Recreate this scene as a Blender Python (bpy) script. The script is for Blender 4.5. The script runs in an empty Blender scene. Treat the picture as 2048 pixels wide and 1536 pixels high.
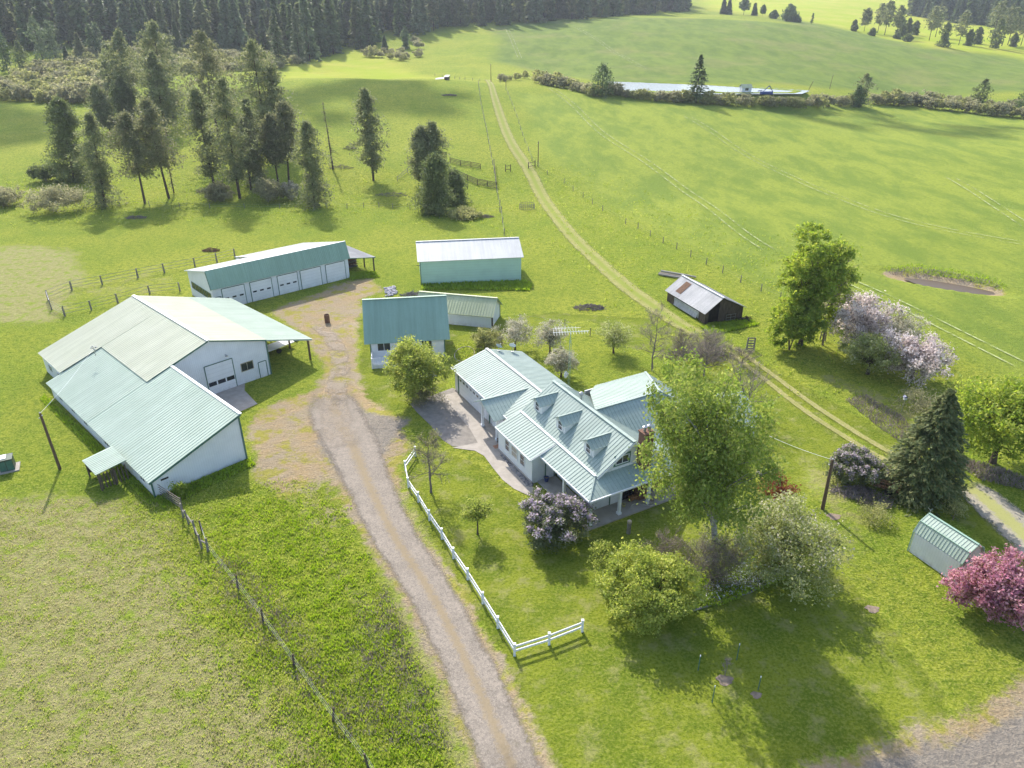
import bpy, math, random
import numpy as np
from mathutils import Vector, Matrix
# ---------------------------------------------------------------- camera, sky, sun, exposure
FPX, CAMH, PITCH = 1421.0, 40.0, math.radians(27.2)
CP, SP = math.cos(PITCH), math.sin(PITCH)
scene = bpy.context.scene
col = scene.collection
cam_d = bpy.data.cameras.new("camera"); cam = bpy.data.objects.new("camera", cam_d); col.objects.link(cam)
cam.location = (0, 0, CAMH); cam.rotation_euler = (math.radians(90) - PITCH, 0, 0)
cam_d.sensor_fit = 'HORIZONTAL'; cam_d.sensor_width = 36.0; cam_d.lens = 36.0 * FPX / 2048.0
cam_d.clip_start = 0.5; cam_d.clip_end = 6000
scene.camera = cam
SUN_EL, SUN_AZ = math.radians(40), math.radians(-20)      # azimuth measured from +Y towards +X
world = bpy.data.worlds.new("World"); scene.world = world; world.use_nodes = True
wn = world.node_tree.nodes; wl = world.node_tree.links
bg = wn['Background']; sky = wn.new('ShaderNodeTexSky'); sky.sky_type = 'NISHITA'; sky.sun_disc = False
sky.sun_elevation = SUN_EL; sky.sun_rotation = SUN_AZ; sky.air_density = 1.0; sky.dust_density = 2.0; sky.ozone_density = 1.0
wl.new(sky.outputs[0], bg.inputs[0]); bg.inputs[1].default_value = 0.15
sun_d = bpy.data.lights.new("sun", 'SUN'); sun = bpy.data.objects.new("sun", sun_d); col.objects.link(sun)
sun_d.energy = 3.15; sun_d.angle = math.radians(0.6); sun_d.color = (1.0, 0.94, 0.84)
sdir = Vector((math.sin(SUN_AZ) * math.cos(SUN_EL), math.cos(SUN_AZ) * math.cos(SUN_EL), math.sin(SUN_EL)))
sun.rotation_euler = sdir.to_track_quat('Z', 'Y').to_euler(); sun.location = (0, 0, 200)
vs = scene.view_settings; vs.view_transform = 'Standard'; vs.look = 'None'; vs.gamma = 1.0; vs.use_curve_mapping = False
vs.exposure = 1.15
scene.cycles.max_bounces = 6; scene.cycles.diffuse_bounces = 3; scene.cycles.glossy_bounces = 2
scene.cycles.transmission_bounces = 4; scene.cycles.transparent_max_bounces = 12; scene.cycles.volume_bounces = 0
scene.cycles.caustics_reflective = False; scene.cycles.caustics_refractive = False
rnd = random.Random(7)
NR = np.random.RandomState(11)

# ---------------------------------------------------------------- terrain heights
# far ground: for a column of directions, (distance, height above the farm yard)
def _slope(py):
    v = (py - 768) / FPX
    return (SP + v * CP) / (CP - v * SP)
COLS = {
 -600: [(300,215),(350,190),(400,150),(480,90),(600,20),(750,-60),(1100,-150)],
 0:    [(300,222),(350,192),(400,150),(480,95),(600,20),(750,-60),(1100,-150)],
 300:  [(260,268),(330,192),(370,165),(410,140),(480,100),(600,30),(750,-50),(1100,-150)],
 560:  [(330,157),(360,157),(420,142),(450,121),(480,128),(520,118),(600,60),(750,-20),(1100,-100)],
 640:  [(330,157),(360,158),(420,148),(460,128),(500,119),(540,110),(640,45),(780,-30),(1100,-100)],
 720:  [(330,157),(380,157),(440,140),(500,118),(560,97),(680,30),(800,-30),(1100,-100)],
 850:  [(330,159),(380,155),(440,138),(500,115),(560,90),(640,60),(760,10),(900,-30),(1200,-100)],
 960:  [(330,164),(380,158),(440,130),(500,105),(560,80),(640,58),(760,10),(900,-30),(1200,-80)],
 1100: [(330,185),(370,166),(420,150),(500,115),(600,70),(700,42),(760,35),(850,20),(1000,-20),(1300,-70)],
 1250: [(330,190),(345,183),(385,160),(410,150),(500,108),(600,62),(690,36),(740,30),(800,34),(1000,10),(1300,-40)],
 1450: [(330,197),(345,185),(385,162),(410,154),(500,110),(600,62),(680,38),(720,42),(850,30),(1100,-2),(1400,-30)],
 1600: [(330,212),(360,190),(390,170),(420,155),(500,118),(600,75),(660,52),(720,55),(850,35),(1100,5),(1400,-20)],
 1800: [(290,254),(330,236),(370,207),(400,190),(440,170),(500,135),(580,98),(620,85),(680,86),(800,60),(1000,30),(1300,-20)],
 2048: [(250,296),(290,268),(330,246),(370,214),(400,190),(450,160),(500,140),(560,125),(650,100),(800,70),(1000,20),(1300,-40)],
 2700: [(250,296),(290,268),(330,246),(370,214),(400,190),(450,160),(500,140),(560,125),(650,100),(800,70),(1000,20),(1300,-40)],
}
NA, NY = 220, 640
A0, A1, YMAX = -1.2, 1.2, 1600.0
_as = np.linspace(A0, A1, NA); _ys = np.linspace(0, YMAX, NY)
_ca = []; _cz = []
for px in sorted(COLS):
    _ca.append((px - 1024) / FPX / 1.079)
    ps = [(0, 0.0), (185, 0.0)] + [(Y, CAMH - Y * _slope(py)) for Y, py in COLS[px]]
    ps.append((1600, ps[-1][1] + 10))
    _cz.append(np.interp(_ys, [p[0] for p in ps], [p[1] for p in ps]))
_ca = np.array(_ca); _cz = np.array(_cz)
HG = np.empty((NA, NY))
for j in range(NY): HG[:, j] = np.interp(_as, _ca, _cz[:, j])
def _blur(a, n, ax):
    for _ in range(n):
        p = np.roll(a, 1, ax); q = np.roll(a, -1, ax)
        if ax == 0: p[0] = a[0]; q[-1] = a[-1]
        else: p[:, 0] = a[:, 0]; q[:, -1] = a[:, -1]
        a = (p + 2 * a + q) / 4
    return a
HG = _blur(HG, 8, 1); HG = _blur(HG, 6, 0)
RES = [(46, 388), (70, 376), (92, 364), (112, 346), (124, 333), (118, 324), (90, 324), (45, 332)]
def _pdist(P, X, Y):
    """signed distance to a ground polygon, positive inside"""
    n = len(P); ins = np.zeros(X.shape, bool); D = np.full(X.shape, 1e9)
    for i in range(n):
        x0, y0 = P[i]; x1, y1 = P[(i + 1) % n]; dx, dy = x1 - x0, y1 - y0
        ins ^= ((y0 > Y) != (y1 > Y)) & (X < dx * (Y - y0) / (dy if dy else 1e-9) + x0)
        t = np.clip(((X - x0) * dx + (Y - y0) * dy) / (dx*dx + dy*dy + 1e-9), 0, 1); D = np.minimum(D, np.hypot(X - x0 - t*dx, Y - y0 - t*dy))
    return np.where(ins, D, -D)
def height(X, Y):
    X = np.asarray(X, float); Y = np.asarray(Y, float)
    Yc = np.clip(Y, 1.0, YMAX - 1); a = np.clip(X / np.maximum(Yc, 60), A0, A1 - 1e-6)
    fa = (a - A0) / (A1 - A0) * (NA - 1); fy = Yc / YMAX * (NY - 1)
    i = np.clip(fa.astype(int), 0, NA - 2); j = np.clip(fy.astype(int), 0, NY - 2)
    da = fa - i; dy = fy - j
    h = HG[i, j] * (1 - da) * (1 - dy) + HG[i + 1, j] * da * (1 - dy) + HG[i, j + 1] * (1 - da) * dy + HG[i + 1, j + 1] * da * dy
    w = np.clip((Y - 150) / 100, 0, 1)
    h = h + w * (0.5 * np.sin(X * .045 + 1) * np.sin(Y * .037) + 0.25 * np.sin(X * .13 + Y * .09))
    # reservoir: level banks and a bed below the water line
    m = np.broadcast_to((Y > 290) & (Y < 420) & (X > 10) & (X < 165), h.shape)
    if m.any():
        xs = np.broadcast_to(X, h.shape)[m]; ys = np.broadcast_to(Y, h.shape)[m]; d = _pdist(RES, xs, ys)
        w = np.clip((14 + d) / 14, 0, 1); w = w * w * (3 - 2 * w); tgt = np.where(d > 0, 12.6 - np.clip(d * .5, 0, 2.2), 12.6)
        h = h.copy() if h.ndim else np.array(h); hm = h[m]; h[m] = hm * (1 - w) + tgt * w
    # dug stock pond in the right-hand field
    dx, dy2 = X - 74.0, Y - 116.6
    r = np.sqrt(((.82 * dx - .57 * dy2) / 9.5) ** 2 + ((.57 * dx + .82 * dy2) / 3.2) ** 2)
    h = h - 1.3 * np.clip(1.35 - r, 0, 1) ** .8
    return h
_YR = np.concatenate([np.arange(14, 260, .25), np.arange(260, 1590, .5)])
def ray(px, py):
    u = (px - 1024) / FPX; v = (py - 768) / FPX; k = CP - v * SP
    return u / k, (SP + v * CP) / k
def G(px, py, z=None):
    """point of the ground (or of the plane z) seen at that place of the photograph, used as a survey of the site"""
    a, sl = ray(px, py)
    if z is not None:
        Y = (CAMH - z) / sl; return Vector((a * Y, Y, z))
    hz = height(a * _YR, _YR); rz = CAMH - sl * _YR
    k = np.argmax(hz >= rz)
    if not (hz[k] >= rz[k]): k = len(_YR) - 1
    if k > 0:
        d0 = rz[k-1] - hz[k-1]; d1 = rz[k] - hz[k]; t = d0 / (d0 - d1) if d0 != d1 else 0
        Y = _YR[k-1] + (_YR[k] - _YR[k-1]) * min(max(t, 0), 1)
    else: Y = _YR[0]
    X = a * Y
    return Vector((X, Y, float(height(X, Y))))
def Hat(x, y): return float(height(x, y))
def top_height(base, px, py):
    """height of an upright thing standing at base whose top shows at (px,py)"""
    a, sl = ray(px, py); return CAMH - sl * base.y - base.z

# ---------------------------------------------------------------- object helpers
def tag(o, label=None, cat=None, group=None, kind=None):
    if label: o['label'] = label
    if cat: o['category'] = cat
    if group: o['group'] = group
    if kind: o['kind'] = kind
    return o
def empty(name, loc, rz=0.0, label=None, cat=None, group=None, kind=None):
    o = bpy.data.objects.new(name, None); col.objects.link(o); o.location = loc; o.rotation_euler = (0, 0, rz)
    o.empty_display_size = 0.3
    return tag(o, label, cat, group, kind)
def link_mesh(name, me, mats, parent=None, loc=None, smooth=False):
    for m in (mats if isinstance(mats, (list, tuple)) else [mats]): me.materials.append(m)
    o = bpy.data.objects.new(name, me); col.objects.link(o)
    if parent is not None: o.parent = parent
    if loc is not None: o.location = loc
    if smooth: me.polygons.foreach_set('use_smooth', np.ones(len(me.polygons), bool))
    return o
def np_mesh(name, V, F, mi=None):
    """V (n,3), F (m,k) arrays; all faces with k corners"""
    me = bpy.data.meshes.new(name); V = np.asarray(V, np.float32); F = np.asarray(F, np.int32)
    n, k = F.shape
    me.vertices.add(len(V)); me.vertices.foreach_set('co', V.ravel())
    me.loops.add(n * k); me.loops.foreach_set('vertex_index', F.ravel())
    me.polygons.add(n); me.polygons.foreach_set('loop_start', np.arange(0, n * k, k, dtype=np.int32))
    if mi is not None: me.polygons.foreach_set('material_index', np.asarray(mi, np.int32))
    me.update(calc_edges=True)
    return me
class MB:
    def __init__(s): s.v = []; s.f = []
    def add(s, vs, fs):
        n = len(s.v); s.v += [tuple(p) for p in vs]; s.f += [tuple(i + n for i in f) for f in fs]; return s
    def box(s, c, d, rz=0.0, R=None):
        x, y, z = d[0] / 2, d[1] / 2, d[2] / 2
        P = [Vector(p) for p in ((-x,-y,-z),(x,-y,-z),(x,y,-z),(-x,y,-z),(-x,-y,z),(x,-y,z),(x,y,z),(-x,y,z))]
        M = R if R is not None else Matrix.Rotation(rz, 3, 'Z')
        return s.add([M @ p + Vector(c) for p in P], [(3,2,1,0),(4,5,6,7),(0,1,5,4),(1,2,6,5),(2,3,7,6),(3,0,4,7)])
    def beam(s, a, b, w, h):
        a = Vector(a); b = Vector(b); d = b - a; L = d.length
        if L < 1e-6: return s
        q = d.to_track_quat('X', 'Z').to_matrix()
        return s.box((a + b) / 2, (L, w, h), R=q)
    def tube(s, a, b, r0, r1=None, n=8, cap=True):
        if r1 is None: r1 = r0
        a = Vector(a); b = Vector(b); d = (b - a)
        if d.length < 1e-6: return s
        q = d.to_track_quat('Z', 'Y').to_matrix(); vs = []
        for (c, r) in ((a, r0), (b, r1)):
            for i in range(n):
                t = 2 * math.pi * i / n; vs.append(q @ Vector((r * math.cos(t), r * math.sin(t), 0)) + c)
        fs = [(i, (i + 1) % n, n + (i + 1) % n, n + i) for i in range(n)]
        if cap: fs += [tuple(range(n - 1, -1, -1)), tuple(range(n, 2 * n))]
        return s.add(vs, fs)
    def path(s, pts, rs, n=5):
        pts = [Vector(p) for p in pts]; vs = []; fs = []; m = len(pts)
        for k, p in enumerate(pts):
            d = (pts[min(k + 1, m - 1)] - pts[max(k - 1, 0)])
            if d.length < 1e-6: d = Vector((0, 0, 1))
            q = d.to_track_quat('Z', 'Y').to_matrix()
            for i in range(n):
                t = 2 * math.pi * i / n; vs.append(q @ Vector((rs[k] * math.cos(t), rs[k] * math.sin(t), 0)) + p)
        for k in range(m - 1):
            for i in range(n):
                fs.append((k*n+i, k*n+(i+1)%n, (k+1)*n+(i+1)%n, (k+1)*n+i))
        fs.append(tuple(range(n-1,-1,-1))); fs.append(tuple(range((m-1)*n, m*n)))
        return s.add(vs, fs)
    def prism(s, poly, off):
        """closed slab: polygon (list of 3D points) extruded by vector off"""
        n = len(poly); P = [Vector(p) for p in poly]; o = Vector(off)
        nrm = Vector((0, 0, 0))
        for i in range(n): nrm += P[i].cross(P[(i+1) % n])
        if nrm.dot(o) < 0: P = P[::-1]
        return s.add(P + [p + o for p in P], [tuple(range(n-1,-1,-1)), tuple(range(n, 2*n))] + [(i, (i+1)%n, n+(i+1)%n, n+i) for i in range(n)])
    def lathe(s, prof, c=(0,0,0), n=12):
        c = Vector(c); vs = []; fs = []; m = len(prof)
        for (r, z) in prof:
            for i in range(n):
                t = 2*math.pi*i/n; vs.append(c + Vector((r*math.cos(t), r*math.sin(t), z)))
        for k in range(m-1):
            for i in range(n): fs.append((k*n+i, k*n+(i+1)%n, (k+1)*n+(i+1)%n, (k+1)*n+i))
        fs.append(tuple(range(n-1,-1,-1))); fs.append(tuple(range((m-1)*n, m*n)))
        return s.add(vs, fs)
    def build(s, name, mat, parent=None, loc=None, smooth=False):
        me = bpy.data.meshes.new(name); me.from_pydata(s.v, [], s.f); me.update()
        return link_mesh(name, me, mat, parent, loc, smooth)
def part(name, mat, parent, fn, smooth=False):
    m = MB(); fn(m); return m.build(name, mat, parent, smooth=smooth)
def clip_strip(poly, s0, s1):
    """poly: list of (s,t) convex; clip to s0<=s<=s1"""
    def cl(P, val, keep):
        R = []
        for i in range(len(P)):
            a = P[i]; b = P[(i+1) % len(P)]; ia = keep(a[0]); ib = keep(b[0])
            if ia: R.append(a)
            if ia != ib:
                t = (val - a[0]) / (b[0] - a[0]); R.append((val, a[1] + t * (b[1] - a[1])))
        return R
    P = cl(poly, s0, lambda x: x >= s0)
    return cl(P, s1, lambda x: x <= s1) if len(P) > 2 else []
def roof(mb, poly, down, spacing=0.3, th=0.06, rib=0.032, rw=0.075):
    """metal roof plane: convex polygon poly (3D), ribs running along the slope 'down'"""
    P = [Vector(p) for p in poly]; n = Vector((0,0,0))
    for i in range(len(P)): n += P[i].cross(P[(i+1) % len(P)])
    n.normalize()
    if n.z < 0: n = -n; P = P[::-1]
    d = Vector(down); d = (d - n * d.dot(n)).normalized(); e = d.cross(n).normalized(); o = P[0]
    mb.prism([p - n * th for p in P], n * th)
    st = [((p - o).dot(e), (p - o).dot(d)) for p in P]
    lo = min(a for a, b in st); hi = max(a for a, b in st); k = math.ceil(lo / spacing)
    s = k * spacing
    while s < hi:
        for (a, b) in ((s - rw/2, s + rw/2),):
            q = clip_strip(st, a, b)
            if len(q) > 2:
                base = [o + e * x + d * y + n * .0015 for x, y in q]
                mb.prism(base, n * rib)
        s += spacing
def copy_tree(o, parent=None):
    c = o.copy(); col.objects.link(c); c.parent = parent
    for ch in [x for x in KIDS.get(o.name, [])]: 
        d = copy_tree(ch, c)
    return c
KIDS = {}
def reg(root):
    """remember a thing's children so that it can be copied"""
    def walk(o):
        KIDS[o.name] = [c for c in bpy.data.objects if c.parent is o]
        for c in KIDS[o.name]: walk(c)
    walk(root); return root
# ---------------------------------------------------------------- materials
class NT:
    def __init__(s, name):
        s.m = bpy.data.materials.new(name); s.m.use_nodes = True; s.t = s.m.node_tree; s.t.nodes.clear()
        s.out = s.t.nodes.new('ShaderNodeOutputMaterial')
    def n(s, typ, **kw):
        nd = s.t.nodes.new(typ)
        for k, v in kw.items():
            if k.startswith('i_'): nd.inputs[k[2:].replace('_', ' ')].default_value = v
            else: setattr(nd, k, v)
        return nd
    def l(s, a, b): s.t.links.new(a, b)
    def math(s, op, a, b=None, clamp=False):
        nd = s.t.nodes.new('ShaderNodeMath'); nd.operation = op; nd.use_clamp = clamp
        for i, v in enumerate((a, b)):
            if v is None: continue
            if isinstance(v, (int, float)): nd.inputs[i].default_value = v
            else: s.l(v, nd.inputs[i])
        return nd.outputs[0]
    def noise(s, vec, scale, detail=3.0, rough=0.55, out=0):
        nd = s.t.nodes.new('ShaderNodeTexNoise'); nd.inputs['Scale'].default_value = scale
        nd.inputs['Detail'].default_value = detail; nd.inputs['Roughness'].default_value = rough
        if vec is not None: s.l(vec, nd.inputs['Vector'])
        return nd.outputs[out]
    def ramp(s, fac, a, b):
        nd = s.t.nodes.new('ShaderNodeMapRange'); nd.inputs[1].default_value = a; nd.inputs[2].default_value = b
        s.l(fac, nd.inputs[0]); nd.interpolation_type = 'SMOOTHSTEP'; return nd.outputs[0]
    def mix(s, fac, a, b):
        nd = s.t.nodes.new('ShaderNodeMix'); nd.data_type = 'RGBA'
        for i, v in ((0, fac), (6, a), (7, b)):
            if isinstance(v, (int, float)): nd.inputs[i].default_value = v
            elif isinstance(v, tuple): nd.inputs[i].default_value = (*v[:3], 1)
            else: s.l(v, nd.inputs[i])
        return nd.outputs[2]
    def attr(s, name):
        nd = s.t.nodes.new('ShaderNodeAttribute'); nd.attribute_name = name; return nd.outputs['Fac']
    def pos(s, kind='Object'):
        return s.t.nodes.new('ShaderNodeTexCoord').outputs[kind]
    def bsdf(s, colr, rough=0.8, metallic=0.0, spec=0.3, bump=None, bstr=0.3, bdist=0.05, coat=0.0):
        p = s.t.nodes.new('ShaderNodeBsdfPrincipled')
        if isinstance(colr, tuple): p.inputs['Base Color'].default_value = (*colr[:3], 1)
        else: s.l(colr, p.inputs['Base Color'])
        if isinstance(rough, (int, float)): p.inputs['Roughness'].default_value = rough
        else: s.l(rough, p.inputs['Roughness'])
        p.inputs['Metallic'].default_value = metallic; p.inputs['Specular IOR Level'].default_value = spec
        p.inputs['Coat Weight'].default_value = coat
        if bump is not None:
            b = s.t.nodes.new('ShaderNodeBump'); b.inputs['Strength'].default_value = bstr; b.inputs['Distance'].default_value = bdist
            s.l(bump, b.inputs['Height']); s.l(b.outputs[0], p.inputs['Normal'])
        return p
    def done(s, sh): s.l(sh.outputs[0] if hasattr(sh, 'outputs') else sh, s.out.inputs[0]); return s.m
def simple(name, c1, c2=None, scale=3.0, rough=0.8, metallic=0.0, spec=0.3, bstr=0.25, bdist=0.02, detail=4.0, coat=0.0, stretch=None):
    t = NT(name); P = t.pos()
    if stretch:
        mp = t.n('ShaderNodeMapping'); mp.inputs['Scale'].default_value = stretch; t.l(P, mp.inputs[0]); P = mp.outputs[0]
    if c2 is None: c2 = tuple(x * 0.8 for x in c1)
    nz = t.noise(P, scale, detail); c = t.mix(t.ramp(nz, .3, .7), c1, c2)
    return t.done(t.bsdf(c, rough, metallic, spec, nz, bstr, bdist, coat))
def siding(name, base, groove=0.22, vertical=True, depth=0.6, dirt=(0.45, 0.42, 0.36)):
    """ribbed or lapped cladding; the ribs follow the wall whatever its direction"""
    t = NT(name); P = t.pos()
    g = t.n('ShaderNodeNewGeometry')
    sep = t.n('ShaderNodeSeparateXYZ'); t.l(P, sep.inputs[0])
    if vertical:
        tc = t.n('ShaderNodeTexCoord'); cr = t.n('ShaderNodeVectorMath', operation='CROSS_PRODUCT'); t.l(tc.outputs['Normal'], cr.inputs[0]); cr.inputs[1].default_value = (0, 0, 1)
        dt = t.n('ShaderNodeVectorMath', operation='DOT_PRODUCT'); t.l(cr.outputs[0], dt.inputs[0]); t.l(P, dt.inputs[1]); s = dt.outputs['Value']
    else: s = sep.outputs[2]
    w = t.math('FRACT', t.math('DIVIDE', s, groove))
    line = t.math('MULTIPLY', t.math('LESS_THAN', w, 0.16), 1.0)
    nz = t.noise(P, 0.6, 4.0); c = t.mix(t.ramp(nz, .35, .75), base, tuple(x * .9 for x in base))
    low = t.math('MULTIPLY', t.math('SUBTRACT', 1.0, t.math('MULTIPLY', sep.outputs[2], 1.6), clamp=True), t.ramp(t.noise(P, 2.3, 4), .35, .7))
    c = t.mix(t.math('MULTIPLY', low, .55), c, dirt)
    c = t.mix(t.math('MULTIPLY', line, .22), c, tuple(x * .62 for x in base))
    hgt = t.math('MULTIPLY', line, -1.0)
    return t.done(t.bsdf(c, 0.55, 0, 0.35, hgt, depth, 0.02))
def metal_roof(name, base, alt, rough=0.5, spec=0.35, dirt=0.25, ax=0):
    t = NT(name); P = t.pos(); mp = t.n('ShaderNodeMapping'); mp.inputs['Scale'].default_value = (.12, 2.2, .12) if ax == 0 else (2.2, .12, .12); t.l(P, mp.inputs[0]); sk = t.noise(mp.outputs[0], 1.0, 5.0, .7); nz = t.noise(P, 0.35, 5.0); n2 = t.noise(P, 4.0, 3.0)
    c = t.mix(t.ramp(nz, .3, .7), base, alt); c = t.mix(t.math('MULTIPLY', t.ramp(n2, .5, .8), dirt), c, tuple(x * .72 for x in base))
    c = t.mix(t.math('MULTIPLY', t.ramp(sk, .42, .72), .5), c, tuple(x * .80 for x in base)); c = t.mix(t.math('MULTIPLY', t.ramp(sk, .5, .3), .35), c, tuple(min(.85, x * 1.15) for x in alt))
    r = t.math('ADD', t.math('MULTIPLY', n2, .12), rough - .06)
    return t.done(t.bsdf(c, r, 0.0, spec, n2, .05, .01))
def leaf_mat(name, c1, c2, trans=0.45, c3=None, tcol=None, rough=0.6):
    """leaves: reflect and let light through; every leaf its own tint"""
    t = NT(name); g = t.n('ShaderNodeNewGeometry'); P = t.pos()
    r = g.outputs['Random Per Island']; big = t.ramp(t.noise(P, .55, 2.0), .35, .65)
    c = t.mix(r, c1, c2)
    if c3 is not None: c = t.mix(t.math('MULTIPLY', t.ramp(t.math('ADD', r, t.math('MULTIPLY', big, .5)), .75, 1.2), .95), c, c3)
    c = t.mix(t.math('MULTIPLY', t.ramp(t.noise(P, .9, 3.0), .45, .68), .55), c, tuple(x * .62 for x in c1)); c = t.mix(t.math('MULTIPLY', big, .35), c, tuple(min(1, x * 1.3) for x in c2))
    d = t.bsdf(c, rough, 0, 0.25)
    tr = t.n('ShaderNodeBsdfTranslucent'); hs = t.n('ShaderNodeHueSaturation'); hs.inputs['Saturation'].default_value = 1.1; hs.inputs['Value'].default_value = 1.25
    t.l(c, hs.inputs['Color']); t.l(hs.outputs[0], tr.inputs[0])
    mx = t.n('ShaderNodeMixShader'); mx.inputs[0].default_value = trans; t.l(d.outputs[0], mx.inputs[1]); t.l(tr.outputs[0], mx.inputs[2])
    return t.done(mx)

M = {}
M['white_wall'] = siding('white ribbed metal siding', (.72, .74, .77), .23)
M['white_lap'] = siding('white lap siding', (.70, .72, .73), .20, vertical=False, depth=.5)
M['mint_lap'] = siding('mint horizontal siding', (.42, .60, .50), .45, vertical=False, depth=.35)
M['door_white'] = siding('white sectional door panels', (.74, .75, .77), .53, vertical=False, depth=.5)
M['trim'] = simple('white painted trim', (.78, .79, .80), (.70, .71, .72), 2, .5)
M['green_trim'] = simple('dark green metal trim', (.06, .13, .10), (.08, .17, .13), 2, .4)
M['roof_green'] = metal_roof('seafoam green metal roofing', (.25,.37,.29), (.27,.40,.32), .55, ax=1)
M['roof_house'] = metal_roof('house green standing seam metal', (.30,.37,.33), (.34,.41,.37), .6, .2)
M['roof_pale'] = metal_roof('pale sun bleached green metal roofing', (.375,.455,.375), (.42,.50,.42), .6, .2)
M['roof_cream'] = metal_roof('cream coloured metal roofing', (.48,.50,.38), (.53,.545,.43), .6, .2)
M['roof_lime'] = metal_roof('dull lime green metal roofing', (.40, .44, .26), (.46, .49, .31), .5, ax=1)
M['roof_white'] = metal_roof('galvanised white metal roofing', (.47,.48,.47), (.54,.55,.54), .55, .3, ax=1)
M['roof_steel'] = metal_roof('weathered bare corrugated steel', (.34,.34,.35), (.50,.50,.50), .6, .2, .7)
M['rust'] = simple('rusty corrugated steel', (.22, .12, .07), (.13, .07, .045), 4, .8)
M['glass'] = simple('dark window glass', (.02, .025, .03), (.03, .035, .045), 1, .08, 0, .8, 0)
M['old_wood'] = simple('weathered brown grey boards', (.13, .10, .075), (.06, .045, .035), 2.5, .9, stretch=(3, 3, .5), bstr=.6)
M['grey_wood'] = simple('silver grey old timber', (.26, .24, .21), (.15, .135, .115), 5, .9, stretch=(3, 3, .6), bstr=.5)
M['pole_wood'] = simple('brown creosoted pole', (.15, .10, .065), (.09, .06, .04), 6, .85, stretch=(4, 4, .5))
M['concrete'] = simple('pale concrete slab', (.39, .35, .305), (.31, .28, .245), 1.3, .85, detail=8)
M['asphalt'] = simple('worn grey asphalt apron', (.26, .235, .205), (.185, .168, .148), 1.6, .9, detail=9)
M['stone'] = simple('grey river rock', (.30, .28, .27), (.14, .135, .14), 1.5, .85)
M['brick'] = simple('brown brick', (.20, .105, .07), (.13, .07, .05), 6, .85)
M['steel'] = simple('galvanised steel', (.45, .46, .47), (.33, .34, .35), 5, .4, .7)
M['black'] = simple('black painted metal', (.02, .02, .02), (.03, .03, .03), 5, .5)
M['dark_inside'] = simple('dark barn interior', (.03, .025, .02), (.015, .012, .01), 2, .95)
M['bark'] = simple('brown grey bark', (.12, .09, .065), (.06, .045, .035), 4, .95, stretch=(3, 3, .6), bstr=.8)
M['bark_pine'] = simple('dark pine bark', (.10, .07, .05), (.045, .035, .03), 3, .95, bstr=.8)
M['bark_pale'] = simple('pale birch bark', (.42, .40, .37), (.12, .11, .10), 3.5, .85, stretch=(1, 1, 3), bstr=.4)
M['bark_grey'] = simple('grey twig bark', (.24, .20, .18), (.15, .12, .105), 5, .9)
M['dirt'] = simple('bare brown dirt', (.26, .20, .15), (.18, .14, .10), 3, .95, detail=8)
M['mud'] = simple('dark wet mud', (.12, .10, .07), (.06, .05, .035), 2, .8, detail=8)
M['plastic_white'] = simple('white plastic', (.74, .75, .76), (.66, .67, .68), 2, .4)
M['cab_green'] = simple('dark green equipment cabinet', (.05, .075, .055), (.07, .10, .075), 2, .5)
M['terracotta'] = simple('clay pot', (.36, .20, .13), (.28, .15, .1), 5, .8)
M['blue'] = simple('blue glazed paint', (.04, .07, .20), (.03, .05, .15), 5, .4)
M['firewood'] = simple('split orange brown firewood', (.36, .19, .08), (.16, .08, .04), 9, .9, bstr=.6)
M['rope'] = simple('pale rubber hose', (.55, .52, .42), (.48, .45, .36), 5, .6)
M['straw'] = simple('bleached dead weeds', (.42, .36, .27), (.28, .24, .19), 6, .95)
# leaves
L = {}
L['pine'] = leaf_mat('grey green pine needles', (.14,.165,.07), (.255,.28,.13), .42, (.30,.29,.16))
L['pine_old'] = leaf_mat('brownish sparse needles', (.14,.155,.07), (.25,.255,.13), .4, (.27,.25,.15))
L['fir'] = leaf_mat('dark fir needles', (.08,.125,.045), (.16,.21,.08), .32)
L['fir2'] = leaf_mat('olive fir needles', (.105,.14,.05), (.20,.23,.09), .38)
L['fir3'] = leaf_mat('pale bluish fir needles', (.11,.155,.075), (.21,.255,.125), .36)
L['larch'] = leaf_mat('light green larch needles', (.16,.19,.07), (.26,.28,.12), .4)
L['spruce'] = leaf_mat('spruce needles with yellow green tips', (.105,.145,.06), (.19,.225,.09), .42, (.31,.29,.12))
L['birch'] = leaf_mat('fresh birch leaves', (.17,.24,.05), (.29,.36,.085), .54, (.36,.36,.13))
L['maple'] = leaf_mat('bright spring green leaves', (.19,.28,.045), (.34,.41,.07), .55, (.43,.43,.10))
L['lime'] = leaf_mat('yellow green shrub leaves', (.24,.31,.06), (.39,.43,.10), .5, (.52,.52,.15))
L['cottage'] = leaf_mat('soft yellow green leaves', (.22,.28,.06), (.36,.40,.10), .55, (.48,.47,.16))
L['apple'] = leaf_mat('apple leaves with white bloom', (.22,.26,.075), (.34,.37,.13), .5, (.55,.53,.36))
L['applepale'] = leaf_mat('pale apple bloom', (.24, .25, .15), (.46, .43, .33), .4, (.66, .60, .50))
L['lilac_leaf'] = leaf_mat('dark lilac leaves', (.10,.135,.065), (.20,.225,.11), .45)
L['lilac'] = leaf_mat('lilac flower heads', (.34,.27,.36), (.52,.45,.52), .4, (.62,.54,.56))
L['lilac_grey'] = leaf_mat('faded pinkish lilac heads', (.34, .28, .32), (.48, .42, .43), .4)
L['pink'] = leaf_mat('pink crabapple blossom', (.40,.16,.24), (.62,.33,.41), .45, (.60,.42,.38))
L['pinkleaf'] = leaf_mat('bronze crabapple leaves', (.17, .09, .07), (.30, .19, .12), .45)
L['blossom'] = leaf_mat('pale pinkish white blossom', (.50,.42,.40), (.70,.62,.60), .45, (.78,.72,.69))
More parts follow.
